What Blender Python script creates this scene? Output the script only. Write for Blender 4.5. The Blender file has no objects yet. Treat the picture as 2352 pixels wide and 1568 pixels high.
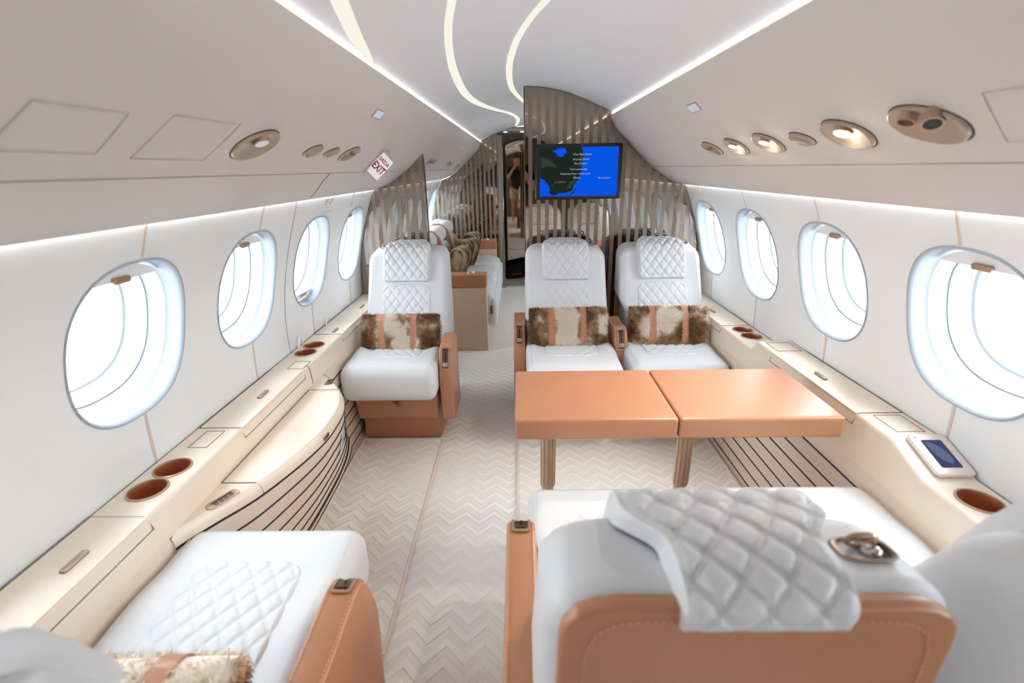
import bpy, bmesh, math, random
import numpy as np
from mathutils import Vector, Matrix
PI = math.pi
rnd = random.Random(7)
EXPO = 2.62; DS = 2**-EXPO      # exposure; DS brings screens and lamps to display brightness
C = bpy.context.scene.collection
# ------------------------------------------------------------------ materials
def sl(r, g, b):
    f = lambda c: (c/255/12.92) if c/255 <= .04045 else ((c/255+.055)/1.055)**2.4
    return (f(r), f(g), f(b), 1)
def mat(name, col, rough=.5, metal=0, bump=None, vary=None, spec=.5, emit=None, coat=0, sheen=0):
    m = bpy.data.materials.new(name); m.use_nodes = True
    nt = m.node_tree; b = nt.nodes['Principled BSDF']
    b.inputs['Base Color'].default_value = col
    b.inputs['Roughness'].default_value = rough
    b.inputs['Metallic'].default_value = metal
    b.inputs['Specular IOR Level'].default_value = spec
    b.inputs['Coat Weight'].default_value = coat
    b.inputs['Sheen Weight'].default_value = sheen
    if emit:
        b.inputs['Emission Color'].default_value = emit[0]; b.inputs['Emission Strength'].default_value = emit[1]
    tc = nt.nodes.new('ShaderNodeTexCoord')
    if vary:                                   # (scale, second colour, stretch xyz)
        mp = nt.nodes.new('ShaderNodeMapping'); mp.inputs['Scale'].default_value = vary[2] if len(vary) > 2 else (1, 1, 1)
        n = nt.nodes.new('ShaderNodeTexNoise'); n.inputs['Scale'].default_value = vary[0]; n.inputs['Detail'].default_value = 5
        mx = nt.nodes.new('ShaderNodeMix'); mx.data_type = 'RGBA'
        mx.inputs[6].default_value = col; mx.inputs[7].default_value = vary[1]
        nt.links.new(tc.outputs['Object'], mp.inputs['Vector']); nt.links.new(mp.outputs[0], n.inputs['Vector'])
        nt.links.new(n.outputs['Fac'], mx.inputs[0]); nt.links.new(mx.outputs[2], b.inputs['Base Color'])
    if bump:                                   # (scale, distance)
        n2 = nt.nodes.new('ShaderNodeTexNoise'); n2.inputs['Scale'].default_value = bump[0]; n2.inputs['Detail'].default_value = 3
        bp = nt.nodes.new('ShaderNodeBump'); bp.inputs['Distance'].default_value = bump[1]; bp.inputs['Strength'].default_value = .5
        nt.links.new(tc.outputs['Object'], n2.inputs['Vector']); nt.links.new(n2.outputs['Fac'], bp.inputs['Height'])
        nt.links.new(bp.outputs[0], b.inputs['Normal'])
    return m
def emis(name, col, strength):
    m = bpy.data.materials.new(name); m.use_nodes = True
    nt = m.node_tree; nt.nodes.clear()
    e = nt.nodes.new('ShaderNodeEmission'); e.inputs[0].default_value = col; e.inputs[1].default_value = strength
    o = nt.nodes.new('ShaderNodeOutputMaterial'); nt.links.new(e.outputs[0], o.inputs[0])
    return m
M = dict(
 leather=mat('white leather', sl(219, 222, 225), .42, bump=(420, .0006), vary=(9, sl(214, 217, 220))),
 tan=mat('tan leather', sl(185, 129, 95), .34, bump=(500, .0006), vary=(7, sl(178, 122, 89)), spec=.6),
 stitch=mat('pale thread', sl(222, 176, 140), .7),
 stitchw=mat('white thread', sl(214, 214, 212), .7),
 cream=mat('cream lacquer', sl(236, 222, 204), .34, vary=(3, sl(232, 217, 198)), coat=.15),
 slat=mat('pale veneer', sl(233, 217, 201), .45, vary=(14, sl(224, 205, 187), (1, .12, 6))),
 black=mat('black inlay', sl(38, 32, 30), .5),
 seam=mat('panel gap', sl(96, 84, 74), .8),
 seamlight=mat('soft panel gap', sl(170, 158, 148), .8),
 bin=mat('greige suede panel', sl(212, 204, 197), .75, vary=(1.6, sl(206, 197, 190)), bump=(900, .0003)),
 wall=mat('white wall panel', sl(234, 236, 236), .55, vary=(2.0, sl(231, 233, 233))),
 ceil=mat('white ceiling', sl(232, 233, 237), .6, vary=(1.2, sl(228, 229, 233))),
 hatchline=mat('hatch joint', sl(192, 183, 175), .8),
 strip=mat('greige seam strip', sl(212, 198, 187), .6),
 bronze=mat('brushed bronze', sl(190, 158, 136), .30, .6, vary=(30, sl(176, 144, 122), (1, 1, .05))),
 leg=mat('satin bronze leg', sl(210, 178, 154), .32, .3),
 handle=mat('grey bronze handle', sl(178, 158, 142), .3, .5),
 bronzedark=mat('dark bronze', sl(120, 96, 80), .3, 1),
 copper=mat('copper cup liner', sl(196, 118, 74), .32, .35, vary=(40, sl(170, 98, 58), (1, 1, .03))),
 chrome=mat('polished steel', sl(205, 200, 196), .12, 1),
 champagne=mat('champagne plate', sl(186, 168, 150), .36, .5),
 shade=mat('white shade', sl(240, 241, 242), .6),
 reveal=mat('shade-toned white liner', sl(160, 168, 176), .5),  # white part; its shade against the sky is put into this grey
 dark=mat('black plastic', sl(24, 25, 28), .35),
 darkcloth=mat('black cloth', sl(26, 26, 28), .85, bump=(300, .001)),
 redcloth=mat('red webbing', sl(170, 40, 30), .8),
 white=mat('white card', sl(240, 240, 240), .5),
 palered=mat('pale red print', sl(206, 120, 128), .6),
 red=mat('red lettering', sl(176, 22, 40), .5),
 skin=mat('skin', sl(206, 156, 128), .5),
 hair=mat('dark hair', sl(36, 26, 20), .6),
 shorts=mat('khaki cloth', sl(196, 178, 150), .8),
 beigebox=mat('beige leather panel', sl(214, 190, 166), .5, bump=(400, .0004)),
 taupe=mat('taupe wall', sl(150, 136, 124), .6),
 taupedark=mat('light-absorbing dark taupe', sl(112, 98, 86), .5),  # dark tone chosen to keep light off the near seat backs
 led=emis('warm white led', sl(255, 246, 216), 1.15*DS),
 ledhid=emis('concealed led strip', sl(244, 248, 255), 1.0),
 washled=emis('wall wash led', sl(246, 249, 253), 3.0),
 ledline=emis('ceiling light band', sl(255, 251, 236), .95*DS),
 lamp=emis('reading lamp lens', sl(255, 244, 222), 4.0),
 marker=emis('small marker lens', sl(222, 230, 238), .72*DS),
 sea=emis('screen sea', sl(8, 84, 226), 1.0*DS),
 land=emis('screen land', sl(30, 40, 34), 1.0*DS),
 land2=emis('screen green', sl(46, 66, 44), 1.0*DS),
 maptext=emis('screen lettering', sl(176, 182, 194), .8*DS),
 dimtext=emis('screen grey lettering', sl(112, 116, 122), .8*DS),
 docks=emis('dock display', sl(66, 72, 104), 1.0*DS),
 docks2=emis('dock display haze', sl(98, 110, 138), 1.0*DS),
 apron=mat('apron concrete', sl(226, 226, 224), .9),
 hangar=mat('hangar cladding', sl(92, 94, 110), .9),
 hangarw=mat('pale yellow steel', sl(214, 204, 168), .9),
)
def carpet_mat():
    m = mat('chevron carpet', sl(226, 219, 211), .95, spec=.1)
    nt = m.node_tree; b = nt.nodes['Principled BSDF']; L = nt.links
    def mth(op, a, bb=None, c=None):
        n = nt.nodes.new('ShaderNodeMath'); n.operation = op
        for i, v in enumerate((a, bb, c)):
            if v is None: continue
            if isinstance(v, (int, float)): n.inputs[i].default_value = v
            else: L.new(v, n.inputs[i])
        return n.outputs[0]
    g = nt.nodes.new('ShaderNodeNewGeometry'); sp = nt.nodes.new('ShaderNodeSeparateXYZ'); L.new(g.outputs['Position'], sp.inputs[0])
    x, y = sp.outputs[0], sp.outputs[1]
    tri = mth('MULTIPLY', mth('ABSOLUTE', mth('SUBTRACT', mth('FRACT', mth('DIVIDE', x, .120)), .5)), .120*1.0)
    t = mth('FRACT', mth('DIVIDE', mth('ADD', y, tri), .066))
    d = mth('MULTIPLY', mth('ABSOLUTE', mth('SUBTRACT', t, .5)), 2)           # 0 at crest, 1 at groove
    rid = nt.nodes.new('ShaderNodeMapRange'); rid.interpolation_type = 'SMOOTHSTEP'
    rid.inputs[1].default_value = .30; rid.inputs[2].default_value = .62; rid.inputs[3].default_value = 1; rid.inputs[4].default_value = 0
    L.new(d, rid.inputs[0])
    # fields of flat pile between the chevrons
    no = nt.nodes.new('ShaderNodeTexNoise'); no.inputs['Scale'].default_value = 2.3; no.inputs['Detail'].default_value = 0
    L.new(g.outputs['Position'], no.inputs['Vector'])
    mk_ = nt.nodes.new('ShaderNodeMapRange'); mk_.inputs[1].default_value = .35; mk_.inputs[2].default_value = .6; mk_.inputs[3].default_value = .35; mk_.inputs[4].default_value = 1
    L.new(no.outputs['Fac'], mk_.inputs[0])
    h = mth('MULTIPLY', rid.outputs[0], mk_.outputs[0])
    # loops of yarn
    yr = mth('SINE', mth('MULTIPLY', mth('ADD', y, mth('MULTIPLY', tri, .25)), 2*PI/.0062))
    yc = mth('SINE', mth('MULTIPLY', x, 2*PI/.0085))
    yarn = mth('MULTIPLY', mth('MULTIPLY', yr, yc), .5)
    h2 = mth('ADD', mth('MULTIPLY', h, .0032), mth('MULTIPLY', yarn, .0007))
    bp = nt.nodes.new('ShaderNodeBump'); bp.inputs['Strength'].default_value = 1; bp.inputs['Distance'].default_value = 1
    L.new(h2, bp.inputs['Height']); L.new(bp.outputs[0], b.inputs['Normal'])
    mx = nt.nodes.new('ShaderNodeMix'); mx.data_type = 'RGBA'
    mx.inputs[6].default_value = sl(232, 227, 221); mx.inputs[7].default_value = sl(240, 237, 233)
    L.new(h, mx.inputs[0]); L.new(mx.outputs[2], b.inputs['Base Color'])
    return m
M['carpet'] = carpet_mat()
M['hem'] = mat('carpet binding', sl(222, 210, 200), .9, bump=(600, .001))
def mirror_mat(x0):
    m = bpy.data.materials.new('bronze mirror with taupe stripes'); m.use_nodes = True
    nt = m.node_tree; b = nt.nodes['Principled BSDF']; L = nt.links
    b.inputs['Metallic'].default_value = 1; b.inputs['Roughness'].default_value = .015
    b.inputs['Base Color'].default_value = (.36, .31, .26, 1)
    s = nt.nodes.new('ShaderNodeBsdfPrincipled'); s.inputs['Base Color'].default_value = sl(138, 122, 108); s.inputs['Roughness'].default_value = .4
    g = nt.nodes.new('ShaderNodeNewGeometry'); sp = nt.nodes.new('ShaderNodeSeparateXYZ'); L.new(g.outputs['Position'], sp.inputs[0])
    def mth(op, a, v):
        n = nt.nodes.new('ShaderNodeMath'); n.operation = op; L.new(a, n.inputs[0]); n.inputs[1].default_value = v; return n.outputs[0]
    f = mth('FRACT', mth('DIVIDE', mth('ADD', sp.outputs[0], x0), .0505), 0)
    st = mth('LESS_THAN', f, .47)
    mx = nt.nodes.new('ShaderNodeMixShader'); L.new(st, mx.inputs[0]); L.new(b.outputs[0], mx.inputs[1]); L.new(s.outputs[0], mx.inputs[2])
    L.new(mx.outputs[0], nt.nodes['Material Output'].inputs[0])
    return m
M['mirror'] = mirror_mat(10.0)
M['plainmirror'] = mat('bronze mirror', (.45, .38, .32, 1), .02, 1)
def glass_mat():
    m = bpy.data.materials.new('window glass'); m.use_nodes = True
    nt = m.node_tree; nt.nodes.clear(); L = nt.links
    t = nt.nodes.new('ShaderNodeBsdfTransparent'); t.inputs[0].default_value = (.97, .98, .98, 1)
    g = nt.nodes.new('ShaderNodeBsdfGlossy'); g.inputs['Roughness'].default_value = .02
    mx = nt.nodes.new('ShaderNodeMixShader'); mx.inputs[0].default_value = .05
    o = nt.nodes.new('ShaderNodeOutputMaterial')
    L.new(t.outputs[0], mx.inputs[1]); L.new(g.outputs[0], mx.inputs[2]); L.new(mx.outputs[0], o.inputs[0])
    return m
M['glass'] = glass_mat()
def fur_mat(name, cols, scale, stretch=(1, 1, 1), thr=(.36, .5, .62)):
    m = mat(name, cols[0], .9, spec=.15, sheen=.2)
    nt = m.node_tree; b = nt.nodes['Principled BSDF']; L = nt.links
    g = nt.nodes.new('ShaderNodeTexCoord'); oi = nt.nodes.new('ShaderNodeObjectInfo')
    sc = nt.nodes.new('ShaderNodeVectorMath'); sc.operation = 'SCALE'; sc.inputs['Scale'].default_value = 3.7
    L.new(oi.outputs['Location'], sc.inputs[0])
    mp = nt.nodes.new('ShaderNodeMapping'); mp.inputs['Scale'].default_value = stretch
    L.new(g.outputs['Object'], mp.inputs['Vector']); L.new(sc.outputs[0], mp.inputs['Location'])
    n = nt.nodes.new('ShaderNodeTexNoise'); n.inputs['Scale'].default_value = scale; n.inputs['Detail'].default_value = 3; n.inputs['Roughness'].default_value = .6
    L.new(mp.outputs[0], n.inputs['Vector'])
    sx = nt.nodes.new('ShaderNodeSeparateXYZ'); L.new(mp.outputs[0], sx.inputs[0])
    sn = nt.nodes.new('ShaderNodeMath'); sn.operation = 'SINE'; ml = nt.nodes.new('ShaderNodeMath'); ml.operation = 'MULTIPLY'; ml.inputs[1].default_value = 19
    L.new(sx.outputs[0], ml.inputs[0]); L.new(ml.outputs[0], sn.inputs[0])
    ad = nt.nodes.new('ShaderNodeMath'); ad.operation = 'MULTIPLY_ADD'; ad.inputs[1].default_value = .10 if stretch == (1, 1, 1) else 0
    L.new(sn.outputs[0], ad.inputs[0]); L.new(n.outputs['Fac'], ad.inputs[2])
    r = nt.nodes.new('ShaderNodeValToRGB'); e = r.color_ramp.elements
    e[0].position = thr[0]; e[0].color = cols[0]; e[1].position = thr[2]; e[1].color = cols[2]
    k = e.new(thr[1]); k.color = cols[1]
    L.new(ad.outputs[0], r.inputs[0]); L.new(r.outputs[0], b.inputs['Base Color'])
    return m
M['fur'] = fur_mat('brown and white fur', (sl(118, 84, 58), sl(186, 148, 112), sl(244, 235, 221)), 8.5, thr=(.36, .48, .58))
M['mink'] = fur_mat('striped brown fur', (sl(64, 46, 28), sl(116, 90, 60), sl(190, 164, 128)), 9, (3.2, .6, .6))
# ------------------------------------------------------------------ object helpers
def link(o, parent=None):
    C.objects.link(o)
    if parent is not None: o.parent = parent
    return o
def mk(name, V, F, m, parent=None, org=(0, 0, 0), smooth=True, sharp=35, label=None):
    me = bpy.data.meshes.new(name)
    o3 = Vector(org)
    me.from_pydata([tuple(Vector(v)-o3) for v in V], [], F)
    bm = bmesh.new(); bm.from_mesh(me)
    bmesh.ops.remove_doubles(bm, verts=bm.verts, dist=1e-6)
    bmesh.ops.recalc_face_normals(bm, faces=bm.faces)
    bm.to_mesh(me); bm.free()
    if smooth:
        for p in me.polygons: p.use_smooth = True
        me.set_sharp_from_angle(angle=math.radians(sharp))
    for mm in (m if isinstance(m, (list, tuple)) else [m]): me.materials.append(mm)
    ob = bpy.data.objects.new(name, me); link(ob, parent)
    if parent is None: ob.location = org
    if label: ob['label'] = label
    return ob
def tag(o, label, cat, group=None):
    o['label'] = label; o['category'] = cat
    if group: o['group'] = group
    return o
def thing(name, label, cat, loc=(0, 0, 0), rz=0, group=None):
    o = bpy.data.objects.new(name, None); C.objects.link(o); o.empty_display_size = .1
    o.location = loc; o.rotation_euler = (0, 0, rz)
    return tag(o, label, cat, group)
def struct(o): o['kind'] = 'structure'; return o
def copy_tree(o, parent=None):
    c = o.copy(); C.objects.link(c); c.parent = parent
    for ch in list(o.children): copy_tree(ch, c)
    return c
def reuse(src, parent, name=None):
    c = bpy.data.objects.new(name or src.name.split('.')[0], src.data); C.objects.link(c); c.parent = parent
    for ch in list(src.children): reuse(ch, c)
    return c
# ------------------------------------------------------------------ shape helpers
def rbox(hx, hy, hz, r, n=4, seg=(1, 1, 1), fn=None, c=(0, 0, 0)):
    r = min(r, hx, hy, hz)
    def ax(h, s):
        a = [h-r+r*math.tan(PI/4*i/n) for i in range(n+1)]
        inner = [-(h-r)+2*(h-r)*i/s for i in range(1, s)] if h-r > 1e-6 else []
        out = [-v for v in reversed(a)]+inner+a
        res = []
        for v in out:
            if not res or v-res[-1] > 1e-7: res.append(v)
        return res
    A = [ax(hx, seg[0]), ax(hy, seg[1]), ax(hz, seg[2])]; H = (hx, hy, hz)
    V, F, idx = [], [], {}
    def pt(p):
        k = tuple(round(q, 6) for q in p)
        if k in idx: return idx[k]
        q = [max(-(H[i]-r), min(H[i]-r, p[i])) for i in range(3)]
        d = [p[i]-q[i] for i in range(3)]; l = math.sqrt(sum(t*t for t in d)) or 1
        o = [q[i]+r*d[i]/l for i in range(3)]
        if fn: o = fn(*o)
        idx[k] = len(V); V.append((o[0]+c[0], o[1]+c[1], o[2]+c[2])); return idx[k]
    for a in range(3):
        u, v = (a+1) % 3, (a+2) % 3
        for s in (-1, 1):
            for i in range(len(A[u])-1):
                for j in range(len(A[v])-1):
                    q = []
                    for (ii, jj) in ((i, j), (i+1, j), (i+1, j+1), (i, j+1)):
                        p = [0, 0, 0]; p[a] = s*H[a]; p[u] = A[u][ii]; p[v] = A[v][jj]; q.append(pt(p))
                    F.append(q)
    return V, F
def join(*parts):
    V, F = [], []
    for v, f in parts:
        b = len(V); V += list(v); F += [[i+b for i in q] for q in f]
    return V, F
def xf(VF, fn): return [tuple(fn(*v)) for v in VF[0]], VF[1]
def grid(nu, nv, fn):
    V = [fn(i/(nu-1), j/(nv-1)) for j in range(nv) for i in range(nu)]
    F = [[j*nu+i, j*nu+i+1, (j+1)*nu+i+1, (j+1)*nu+i] for j in range(nv-1) for i in range(nu-1)]
    return V, F
def catmull(P, n=8, closed=False):
    P = [tuple(p) for p in P]; out = []; N = len(P)
    rng = range(N) if closed else range(N-1)
    for i in rng:
        g = (lambda k: P[k % N]) if closed else (lambda k: P[max(0, min(N-1, k))])
        p0, p1, p2, p3 = g(i-1), g(i), g(i+1), g(i+2)
        for k in range(n):
            t = k/n
            out.append(tuple(.5*(2*b+(c-a)*t+(2*a-5*b+4*c-d)*t*t+(3*b-a-3*c+d)*t**3) for a, b, c, d in zip(p0, p1, p2, p3)))
    if not closed: out.append(P[-1])
    return out
def prism(poly, a0, a1, axis='x', bev=0, n=3):
    """poly: closed 2-D outline; extruded between a0 and a1 along axis, edges rounded by bev"""
    N = len(poly); P = [Vector(p) for p in poly]
    area = sum(P[i].x*P[(i+1) % N].y-P[(i+1) % N].x*P[i].y for i in range(N))
    nr = []
    for i in range(N):
        e0 = (P[i]-P[i-1]).normalized() if (P[i]-P[i-1]).length > 1e-9 else Vector((1, 0)); e1 = (P[(i+1) % N]-P[i]).normalized()
        n0, n1 = Vector((-e0.y, e0.x)), Vector((-e1.y, e1.x))
        m = n0+n1; m = m/max(.35, m.length_squared/2) if m.length > 1e-6 else n0
        nr.append(m*(1 if area > 0 else -1))
    rings = []
    k = [(bev*(1-math.sin(PI/2*i/n)), a0+bev*(1-math.cos(PI/2*i/n))) for i in range(n+1)] if bev else [(0, a0)]
    k2 = [(d, a1-(a-a0)) for d, a in reversed(k)]
    V, F = [], []
    for d, a in k+k2:
        rings.append(len(V))
        for i in range(N):
            q = P[i]+nr[i]*d
            V.append({'x': (a, q.x, q.y), 'y': (q.x, a, q.y), 'z': (q.x, q.y, a)}[axis])
    for r0, r1 in zip(rings, rings[1:]):
        for i in range(N): F.append([r0+i, r0+(i+1) % N, r1+(i+1) % N, r1+i])
    F.append([rings[0]+i for i in range(N)][::-1]); F.append([rings[-1]+i for i in range(N)])
    return V, F
def rrect(w, h, r, n=6, c=(0, 0)):
    out = []
    for cx, cy, a0 in ((w-r, h-r, 0), (-w+r, h-r, PI/2), (-w+r, -h+r, PI), (w-r, -h+r, 1.5*PI)):
        for i in range(n+1):
            a = a0+PI/2*i/n; out.append((c[0]+cx+r*math.cos(a), c[1]+cy+r*math.sin(a)))
    return out
def frame_of(d):
    d = Vector(d).normalized(); u = d.orthogonal().normalized(); return u, d.cross(u)
def tube(path, r, n=10, caps=True, flat=None):
    path = [Vector(p) for p in path]; V, F = [], []
    up = None
    for i, p in enumerate(path):
        d = (path[min(i+1, len(path)-1)]-path[max(i-1, 0)]).normalized()
        u = d.orthogonal().normalized() if up is None else (up-d*up.dot(d)).normalized()
        up = u; w = d.cross(u); rr = r[i] if isinstance(r, (list, tuple)) else r
        for k in range(n):
            a = 2*PI*k/n; V.append(tuple(p+(u*math.cos(a)+w*math.sin(a)*(flat or 1))*rr))
    for i in range(len(path)-1):
        for k in range(n): F.append([i*n+k, i*n+(k+1) % n, (i+1)*n+(k+1) % n, (i+1)*n+k])
    if caps: F.append(list(range(n))[::-1]); F.append([(len(path)-1)*n+k for k in range(n)])
    return V, F
def lathe(prof, c=(0, 0, 0), axis=(0, 0, 1), n=32):
    u, w = frame_of(axis); a = Vector(axis).normalized(); V, F = [], []
    for r, h in prof:
        for k in range(n):
            t = 2*PI*k/n; V.append(tuple(Vector(c)+a*h+(u*math.cos(t)+w*math.sin(t))*r))
    for i in range(len(prof)-1):
        for k in range(n): F.append([i*n+k, i*n+(k+1) % n, (i+1)*n+(k+1) % n, (i+1)*n+k])
    return V, F
def cell_hole(x0, x1, y0, y1, cx, cy, hole, ts=(0, .12, .3, .6, 1), n=64):
    """flat patch x0..x1 by y0..y1 with hole(angle)->(dx,dy) round cx,cy"""
    A = [2*PI*i/n for i in range(n)]
    for X, Y in ((x0, y0), (x0, y1), (x1, y0), (x1, y1)):
        a = math.atan2(Y-cy, X-cx) % (2*PI); i = min(range(len(A)), key=lambda k: abs(A[k]-a)); A[i] = a
    A.sort(); N = len(A); V, F = [], []
    for t in ts:
        for a in A:
            hx, hy = hole(a); ca, sa = math.cos(a), math.sin(a)
            k = min(((x1-cx)/ca if ca > 1e-9 else (x0-cx)/ca if ca < -1e-9 else 1e9), ((y1-cy)/sa if sa > 1e-9 else (y0-cy)/sa if sa < -1e-9 else 1e9))
            V.append((cx+hx*(1-t)+k*ca*t, cy+hy*(1-t)+k*sa*t))
    for r in range(len(ts)-1):
        for i in range(N): F.append([r*N+i, r*N+(i+1) % N, (r+1)*N+(i+1) % N, (r+1)*N+i])
    return V, F
def superel(a, b, p):
    def f(t):
        c, s = math.cos(t), math.sin(t)
        k = (abs(c/a)**p+abs(s/b)**p)**(-1/p); return (k*c, k*s)
    return f
def stitches(path, step=.0075, ln=.0045, r=.0007, lift=.0006, nrm=(0, 0, 1)):
    """row of thread dashes along a polyline"""
    P = [Vector(p) for p in path]; V, F = [], []; acc = 0; nz = Vector(nrm).normalized()
    for a, b in zip(P, P[1:]):
        L = (b-a).length
        if L < 1e-9: continue
        d = (b-a)/L; s = acc
        while s < L:
            p = a+d*s; w = d.cross(nz).normalized()*r; h = nz*r
            q0, q1 = p+nz*lift-d*ln/2, p+nz*lift+d*ln/2; k = len(V)
            for q in (q0, q1):
                V += [tuple(q+w-h), tuple(q+w+h), tuple(q-w+h), tuple(q-w-h)]
            F += [[k, k+1, k+5, k+4], [k+1, k+2, k+6, k+5], [k+2, k+3, k+7, k+6], [k+3, k, k+4, k+7], [k, k+3, k+2, k+1], [k+4, k+5, k+6, k+7]]
            s += step
        acc = s-L
    return V, F
def text_mesh(name, body, size, m, parent=None, M4=None, align='CENTER', extrude=.0003, bold=0, width=1.0):
    cu = bpy.data.curves.new(name, 'FONT'); cu.body = body; cu.size = size; cu.align_x = align; cu.align_y = 'CENTER'
    cu.extrude = extrude; cu.offset = bold; cu.resolution_u = 3
    t = bpy.data.objects.new(name, cu); C.objects.link(t)
    dg = bpy.context.evaluated_depsgraph_get()
    me = bpy.data.meshes.new_from_object(t.evaluated_get(dg))
    bpy.data.objects.remove(t); bpy.data.curves.remove(cu)
    me.transform(Matrix.Scale(width, 4, (1, 0, 0)))
    if M4 is not None: me.transform(M4)
    me.materials.clear(); me.materials.append(m)
    o = bpy.data.objects.new(name, me); link(o, parent); return o
def basis(o, ex, ey, ez):
    return Matrix(((ex[0], ey[0], ez[0], o[0]), (ex[1], ey[1], ez[1], o[1]), (ex[2], ey[2], ez[2], o[2]), (0, 0, 0, 1)))
def quilt(a, b, P=.050, Q=.068, gap=.0030):
    """puffed diamonds with doubled stitch lines, 0..1"""
    L = P*Q/math.hypot(P, Q)
    h = 1
    for t in (a/P+b/Q, a/P-b/Q):
        d = abs((t % 1)-.5); d = (.5-d)*L
        h *= 1-.50*math.exp(-(d/.0068)**2)
        h -= .16*math.exp(-((d-gap)/.0013)**2)
    return h
def sstep(x, a, b):
    t = max(0, min(1, (x-a)/(b-a))); return t*t*(3-2*t)
def rr_sdf(x, y, w, h, r):
    qx, qy = abs(x)-w+r, abs(y)-h+r
    return math.hypot(max(qx, 0), max(qy, 0))+min(max(qx, qy), 0)-r
def quilt_panel(w, h, r, pos, amp=.006, nu=60, nv=60, border=.010, **kw):
    """quilted inlay on a host surface; pos(x, y, lift) gives the 3-D point"""
    xs = [-w+2*w*i/(nu-1) for i in range(nu)]; ys = [-h+2*h*j/(nv-1) for j in range(nv)]
    V = [];
    for y in ys:
        for x in xs:
            s = -rr_sdf(x, y, w, h, r); e = sstep(s, 0, border)
            V.append(pos(x, y, -.003+e*(.005+amp*quilt(x, y, **kw)) if s > 0 else -.004))
    F = [[j*nu+i, j*nu+i+1, (j+1)*nu+i+1, (j+1)*nu+i] for j in range(nv-1) for i in range(nu-1)
         if min(-rr_sdf(xs[a], ys[b], w, h, r) for a in (i, i+1) for b in (j, j+1)) > -.006]
    return V, F
# ------------------------------------------------------------------ cabin section
WZ = [(1.30, .925), (1.262, .95), (1.177, .978), (1.074, 1.015), (.97, 1.045), (.914, 1.059), (.84, 1.074), (.749, 1.085), (.64, 1.090), (.56, 1.090), (.30, 1.085), (-.05, 1.07)]
_pz = np.polyfit([z for z, x in WZ], [x for z, x in WZ], 5)
wx = lambda z: float(np.polyval(_pz, z))
BIN = catmull([(.473, 1.655), (.484, 1.628), (.521, 1.573), (.574, 1.522), (.656, 1.441), (.739, 1.370), (.821, 1.314), (.869, 1.291), (.929, 1.271)], 6)
CEILP = catmull([(0, 1.814), (.1, 1.806), (.214, 1.781), (.314, 1.746), (.389, 1.714), (.455, 1.687), (.515, 1.666)], 4)
CEILP = [(-x, z) for x, z in reversed(CEILP[1:])]+CEILP
ceil_z = lambda x: float(np.interp(x, [p[0] for p in CEILP], [p[1] for p in CEILP]))
def bin_pt(s):
    """point and inward normal at arc length s along the overhead panel section (right side)"""
    L = 0
    for (x0, z0), (x1, z1) in zip(BIN, BIN[1:]):
        d = math.hypot(x1-x0, z1-z0)
        if L+d >= s:
            t = (s-L)/d; return (x0+(x1-x0)*t, z0+(z1-z0)*t), ((z1-z0)/d, -(x1-x0)/d)
        L += d
    return BIN[-1], ((z1-z0)/d, -(x1-x0)/d)
YA, YB = -1.60, 5.85
WY0, WDY = 1.14, .562
WK = list(range(-4, 9))
# ------------------------------------------------------------------ floor, walls, ceiling
V, F = grid(2, 2, lambda u, v: (-1.08+2.16*u, YA+(6.7-YA)*v, 0))
struct(mk('floor', V, F, M['carpet'], smooth=False))
for s, nm in ((-1, 'left'), (1, 'right')):
    parts = []
    el = superel(.193, .201, 2.5)
    for k in WK:
        cy = WY0+WDY*k; y0, y1 = cy-WDY/2, cy+WDY/2
        if k == WK[-1]: y1 = YB+.02
        if k == WK[0]: y0 = YA
        ce = cell_hole(y0, y1, .54, 1.295, cy, .980, el, ts=(0, .05, .12, .25, .5, .75, 1))
        def mp(V2):
            out = []
            for (y, z) in V2: out.append((s*wx(z), y, z))
            return out
        parts.append((mp(ce[0]), ce[1]))
    parts.append(grid(2, 6, lambda u, v: (s*wx(-.02+.56*v), YA+(YB+.02-YA)*u, -.02+.56*v)))
    struct(mk('wall_'+nm, *join(*parts), M['wall'], sharp=60))
V, F = grid(len(CEILP), 2, lambda u, v: (*[CEILP[round(u*(len(CEILP)-1))][0]], YA+(YB-YA)*v, CEILP[round(u*(len(CEILP)-1))][1]))
struct(mk('ceiling', V, F, M['ceil'], sharp=60))
# rear wall behind the camera, added close and dark to cut light from behind
def section_outline(inset=0, x_from=-2, x_to=2):
    R = [(x, z) for x, z in CEILP if x >= 0]+[(x, z) for x, z in BIN]+[(wx(z), z) for z in np.linspace(1.26, 0, 14)]
    Lh = [(-x, z) for x, z in reversed(R)]
    return [(float(x), float(z)) for x, z in Lh+R]
struct(mk('wall_rear', *prism(section_outline(), YA-.03, YA, 'y'), M['taupedark'], smooth=False))
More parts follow.
